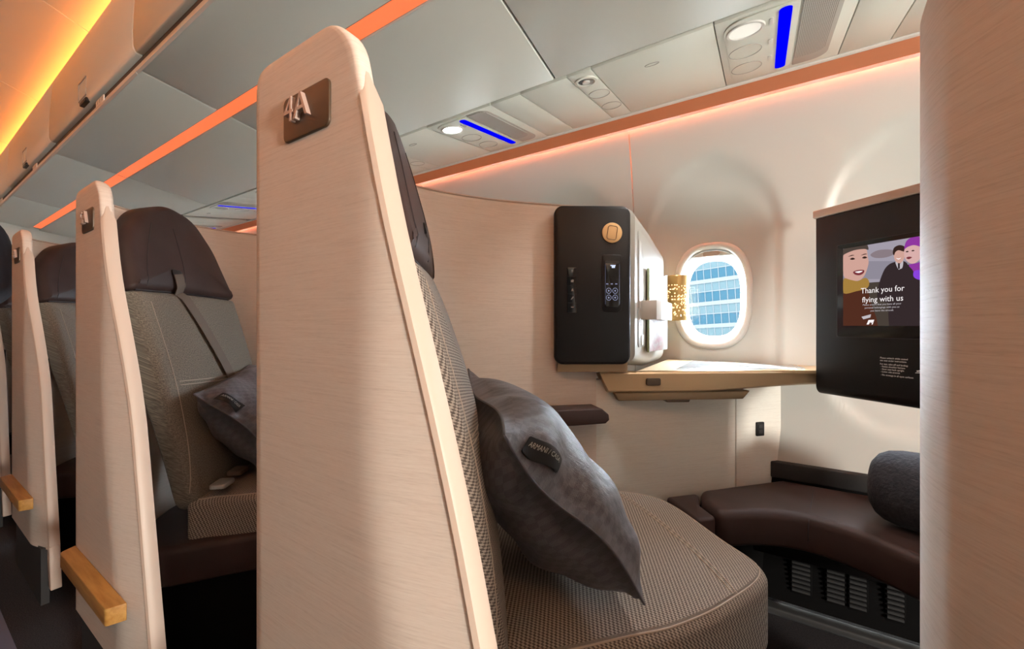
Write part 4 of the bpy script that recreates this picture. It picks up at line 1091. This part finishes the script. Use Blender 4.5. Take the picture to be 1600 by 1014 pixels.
MB().box(-.02, .56, 1.50, 1.655, .24, .34).obj('bracket', M['black_plastic'], ot, .005)
# rolled blanket
bl_root = empty('rolled_blanket', (.36, 1.42, .44), 'dark grey rolled blanket lying on the leather footrest', 'blanket')
BA = Vector((.93, -.36, 0)).normalized(); BB = Vector((-BA.y, BA.x, 0)); bc = Vector((.270, 1.452, .5395)); rad = .0985
rings = []
for s, k in ((-.012, .0), (-.012, .35), (-.008, .62), (.004, .82), (.022, .94), (.05, 1.0), (.12, 1.02), (.20, 1.0), (.26, .97), (.29, .85), (.305, .5), (.307, .02)):
    rings.append([bc + BA * s + BB * (rad * max(k, .01) * (1 + .02 * math.sin(5 * q + 20 * s)) * math.cos(q)) + Z * (rad * .98 * max(k, .01) * (1 + .02 * math.sin(3 * q + 30 * s)) * math.sin(q)) for q in [2 * math.pi * i / 40 for i in range(40)]])
MB().loft(rings).obj('roll', M['fleece'], bl_root, ang=70)

# ---- person standing in the aisle at the far left
def skinmesh(name, verts, edges, radii, root, m, parent, sub=2):
    off = worldoff(parent)
    me = bpy.data.meshes.new(name); me.from_pydata([Vector(v) - off for v in verts], edges, []); o = bpy.data.objects.new(name, me); C.objects.link(o); o.parent = parent
    sk = o.modifiers.new('skin', 'SKIN'); sk.use_smooth_shade = True
    for i, r in enumerate(radii): me.skin_vertices[0].data[i].radius = (r, r) if not isinstance(r, tuple) else r
    me.skin_vertices[0].data[root].use_root = True
    ss = o.modifiers.new('sub', 'SUBSURF'); ss.levels = sub; ss.render_levels = sub
    dg = bpy.context.evaluated_depsgraph_get(); dg.update()
    nm = bpy.data.meshes.new_from_object(o.evaluated_get(dg)); o.modifiers.clear(); o.data = nm; nm.materials.clear(); finish(nm, m, 80)
    return o
PX, PYy = -3.02, .075
per = empty('person', (PX, PYy, 0), 'person in dark navy clothes standing in the aisle at the left edge', 'person')
def pp(x, y, z): return (PX + x, PYy + y, z)
B = [pp(0, 0, .98), pp(0, 0, 1.10), pp(.01, 0, 1.25), pp(0, 0, 1.38), pp(-.005, 0, 1.47), pp(.005, 0, 1.53),
     pp(0, .14, 1.45), pp(0, .205, 1.395), pp(-.01, .235, 1.13), pp(.17, .11, 1.02), pp(.215, .06, 1.0),
     pp(0, -.14, 1.45), pp(0, -.205, 1.395), pp(-.01, -.235, 1.13), pp(.17, -.11, 1.02), pp(.215, -.06, 1.0),
     pp(0, .095, .90), pp(.01, .10, .50), pp(-.01, .10, .09), pp(0, -.095, .90), pp(.01, -.10, .50), pp(-.01, -.10, .09)]
Ed = [(0, 1), (1, 2), (2, 3), (3, 4), (4, 5), (3, 6), (6, 7), (7, 8), (8, 9), (9, 10), (3, 11), (11, 12), (12, 13), (13, 14), (14, 15), (0, 16), (16, 17), (17, 18), (0, 19), (19, 20), (20, 21)]
Rd = [(.13, .155), (.12, .145), (.13, .16), (.11, .13), .06, .055, .075, .062, .050, .038, .034, .075, .062, .050, .038, .034, .095, .065, .05, .095, .065, .05]
skinmesh('body', B, Ed, Rd, 0, M['navy_cloth'], per)
hv = []; hf = []
hc = Vector(pp(.02, 0, 1.635))
def headpt(u, v_):
    th = math.pi * v_; ph = 2 * math.pi * u
    x = math.sin(th) * math.cos(ph); y = math.sin(th) * math.sin(ph); z = math.cos(th)
    p = Vector((x * .098, y * .076, z * .118))
    if z < 0: p.x *= 1 - .12 * z * z; p.y *= 1 - .28 * z * z
    if x > .85 and abs(y) < .3: p.x += .020 * math.exp(-((z + .08) / .16) ** 2) * math.exp(-(y / .13) ** 2)
    for sy in (-.36, .36): p.x -= .010 * math.exp(-(((y - sy) / .14) ** 2 + ((z - .08) / .10) ** 2)) * (x > 0)
    return hc + p
nu, nv = 40, 28
for j in range(nv + 1):
    for i in range(nu): hv.append(headpt(i / nu, j / nv))
for j in range(nv):
    for i in range(nu): hf.append((j * nu + i, j * nu + (i + 1) % nu, (j + 1) * nu + (i + 1) % nu, (j + 1) * nu + i))
hdo = MB().add(hv, hf).obj('head', M['skin'], per, ang=80)
hh = [p for p in hv]; hv2 = [hc + (p - hc) * 1.07 + Vector((-.004, 0, .004)) for p in hv]
hf2 = [q for q in hf if all(((hv[i] - hc).z > .045 - .11 * ((hv[i] - hc).x < .02) - .02 * ((hv[i] - hc).x < -.03)) for i in q)]
MB().add(hv2, hf2).obj('hair', M['hair'], per, ang=80)
for sy in (-1, 1):
    e = Vector((.0, sy * .078, -.005)); MB().loft([[hc + e + Vector((-.012 + r * .018 * math.cos(q), sy * d, r * .032 * math.sin(q))) for q in [2 * math.pi * i / 14 for i in range(14)]] for r, d in ((.7, -.004), (1, .004), (.8, .010))]).obj('ear', M['skin'], hdo)
    ec = hc + Vector((.083, sy * .030, .010)); MB().loft([[ec + Vector((.012 * math.sin(a), .013 * math.cos(a) * math.cos(q), .007 * math.cos(a) * math.sin(q))) for q in [2 * math.pi * i / 12 for i in range(12)]] for a in (0, .5, 1.0, 1.5)]).obj('eye', M['strap_white'], hdo)
    # hand: palm and five fingers
    w0 = Vector(pp(.222, sy * .055, 1.0)); hverts = [w0, w0 + Vector((.004, 0, -.045)), w0 + Vector((.006, 0, -.085))]; he = [(0, 1), (1, 2)]; hr = [(.026, .02), (.040, .017), (.042, .015)]
    for k, (dxx, ln) in enumerate(((.031, .066), (.011, .076), (-.010, .071), (-.030, .055))):
        b = w0 + Vector((dxx, 0, -.088)); n0 = len(hverts); hverts += [b, b + Vector((.002, -sy * .008, -ln * .5)), b + Vector((.002, -sy * .022, -ln))]; he += [(2, n0), (n0, n0 + 1), (n0 + 1, n0 + 2)]; hr += [.0092, .0085, .007]
    b = w0 + Vector((.040, -sy * .008, -.040)); n0 = len(hverts); hverts += [b, b + Vector((.014, -sy * .012, -.03)), b + Vector((.012, -sy * .018, -.056))]; he += [(1, n0), (n0, n0 + 1), (n0 + 1, n0 + 2)]; hr += [.012, .010, .0085]
    skinmesh('hand', hverts, he, hr, 0, M['skin'], per, 1)
    fx = Vector(pp(0, sy * .10, 0)); MB().prism(rpoly([(-.09, -.042), (.12, -.046), (.175, -.02), (.175, .02), (.12, .046), (-.09, .042)], .03), (fx, X, Y, Z), .002, .085).obj('shoe', M['shoe'], per, .02)
MB().add([hc + Vector((.083 + .004, y, z)) for y, z in ((-.024, -.052), (0, -.047), (.024, -.052), (0, -.060))], [(0, 1, 2, 3)]).obj('mouth', mat('lips', (.3, .12, .1), .5), hdo)

# ---- office building outside
BXO = Vector((-4.4, 72, -14)); yaw = math.radians(-14); tilt = math.radians(-3.6)
RM = Matrix.Rotation(yaw, 3, 'Z') @ Matrix.Rotation(tilt, 3, 'Y')
ba, bu = RM @ X, RM @ Z; bn = -(RM @ Y)
bld = empty('office_building', BXO, 'pale office building with rows of blue glass panes outside the window', 'building')
bfz = (BXO, ba, bu, bn)
CWd, FH = 1.145, 3.72; nC, nF = 22, 8
MB().prism([(-14, 0), (14, 0), (14, FH * nF + 1), (-14, FH * nF + 1)], bfz, -9, -.20).obj('facade_wall', M['facade_white'], bld)
mu = None
for c in range(nC + 1):
    x = (c - nC / 2) * CWd
    if mu is None: mu = MB().prism([(x - .045, 0), (x + .045, 0), (x + .045, FH * nF), (x - .045, FH * nF)], bfz, -.2, -.07).obj('mullion', M['facade_white'], bld); xm = x
    else: q = mu.copy(); C.objects.link(q); q.location = mu.location + ba * (x - xm)
sl = None
for r in range(nF + 1):
    z = r * FH; MB().prism([(-nC / 2 * CWd, z - .32), (nC / 2 * CWd, z - .32), (nC / 2 * CWd, z + .32), (-nC / 2 * CWd, z + .32)], bfz, -.2, -.02).obj('floor_band', M['facade_white'], bld)
    if r < nF: MB().prism([(-nC / 2 * CWd, z + FH - 1.80), (nC / 2 * CWd, z + FH - 1.80), (nC / 2 * CWd, z + FH - 1.66), (-nC / 2 * CWd, z + FH - 1.66)], bfz, -.2, -.06).obj('transom', M['facade_white'], bld)
def paneobj(x, z0, z1, m):
    return MB().prism([(x + .045, z0), (x + CWd - .045, z0), (x + CWd - .045, z1), (x + .045, z1)], bfz, -.22, -.12).obj('pane', m, bld)
pt_ = None; pb_ = None
random.seed(11)
for r in range(1, nF - 1):
    for c in range(4, nC - 3):
        x = (c - nC / 2) * CWd; z = r * FH
        if pt_ is None:
            pt_ = paneobj(x, z + .32, z + FH - 1.80, M['facade_blue']); pb_ = paneobj(x, z + FH - 1.66, z + FH - .32, M['facade_light']); x00, z00 = x, z
        else:
            for s in (pt_, pb_):
                q = s.copy(); C.objects.link(q); q.location = s.location + ba * (x - x00) + bu * (z - z00)
tag(MB().box(-150, 150, 3.5, 200, -16.3, -16).obj('apron', M['apron']), kind='structure')
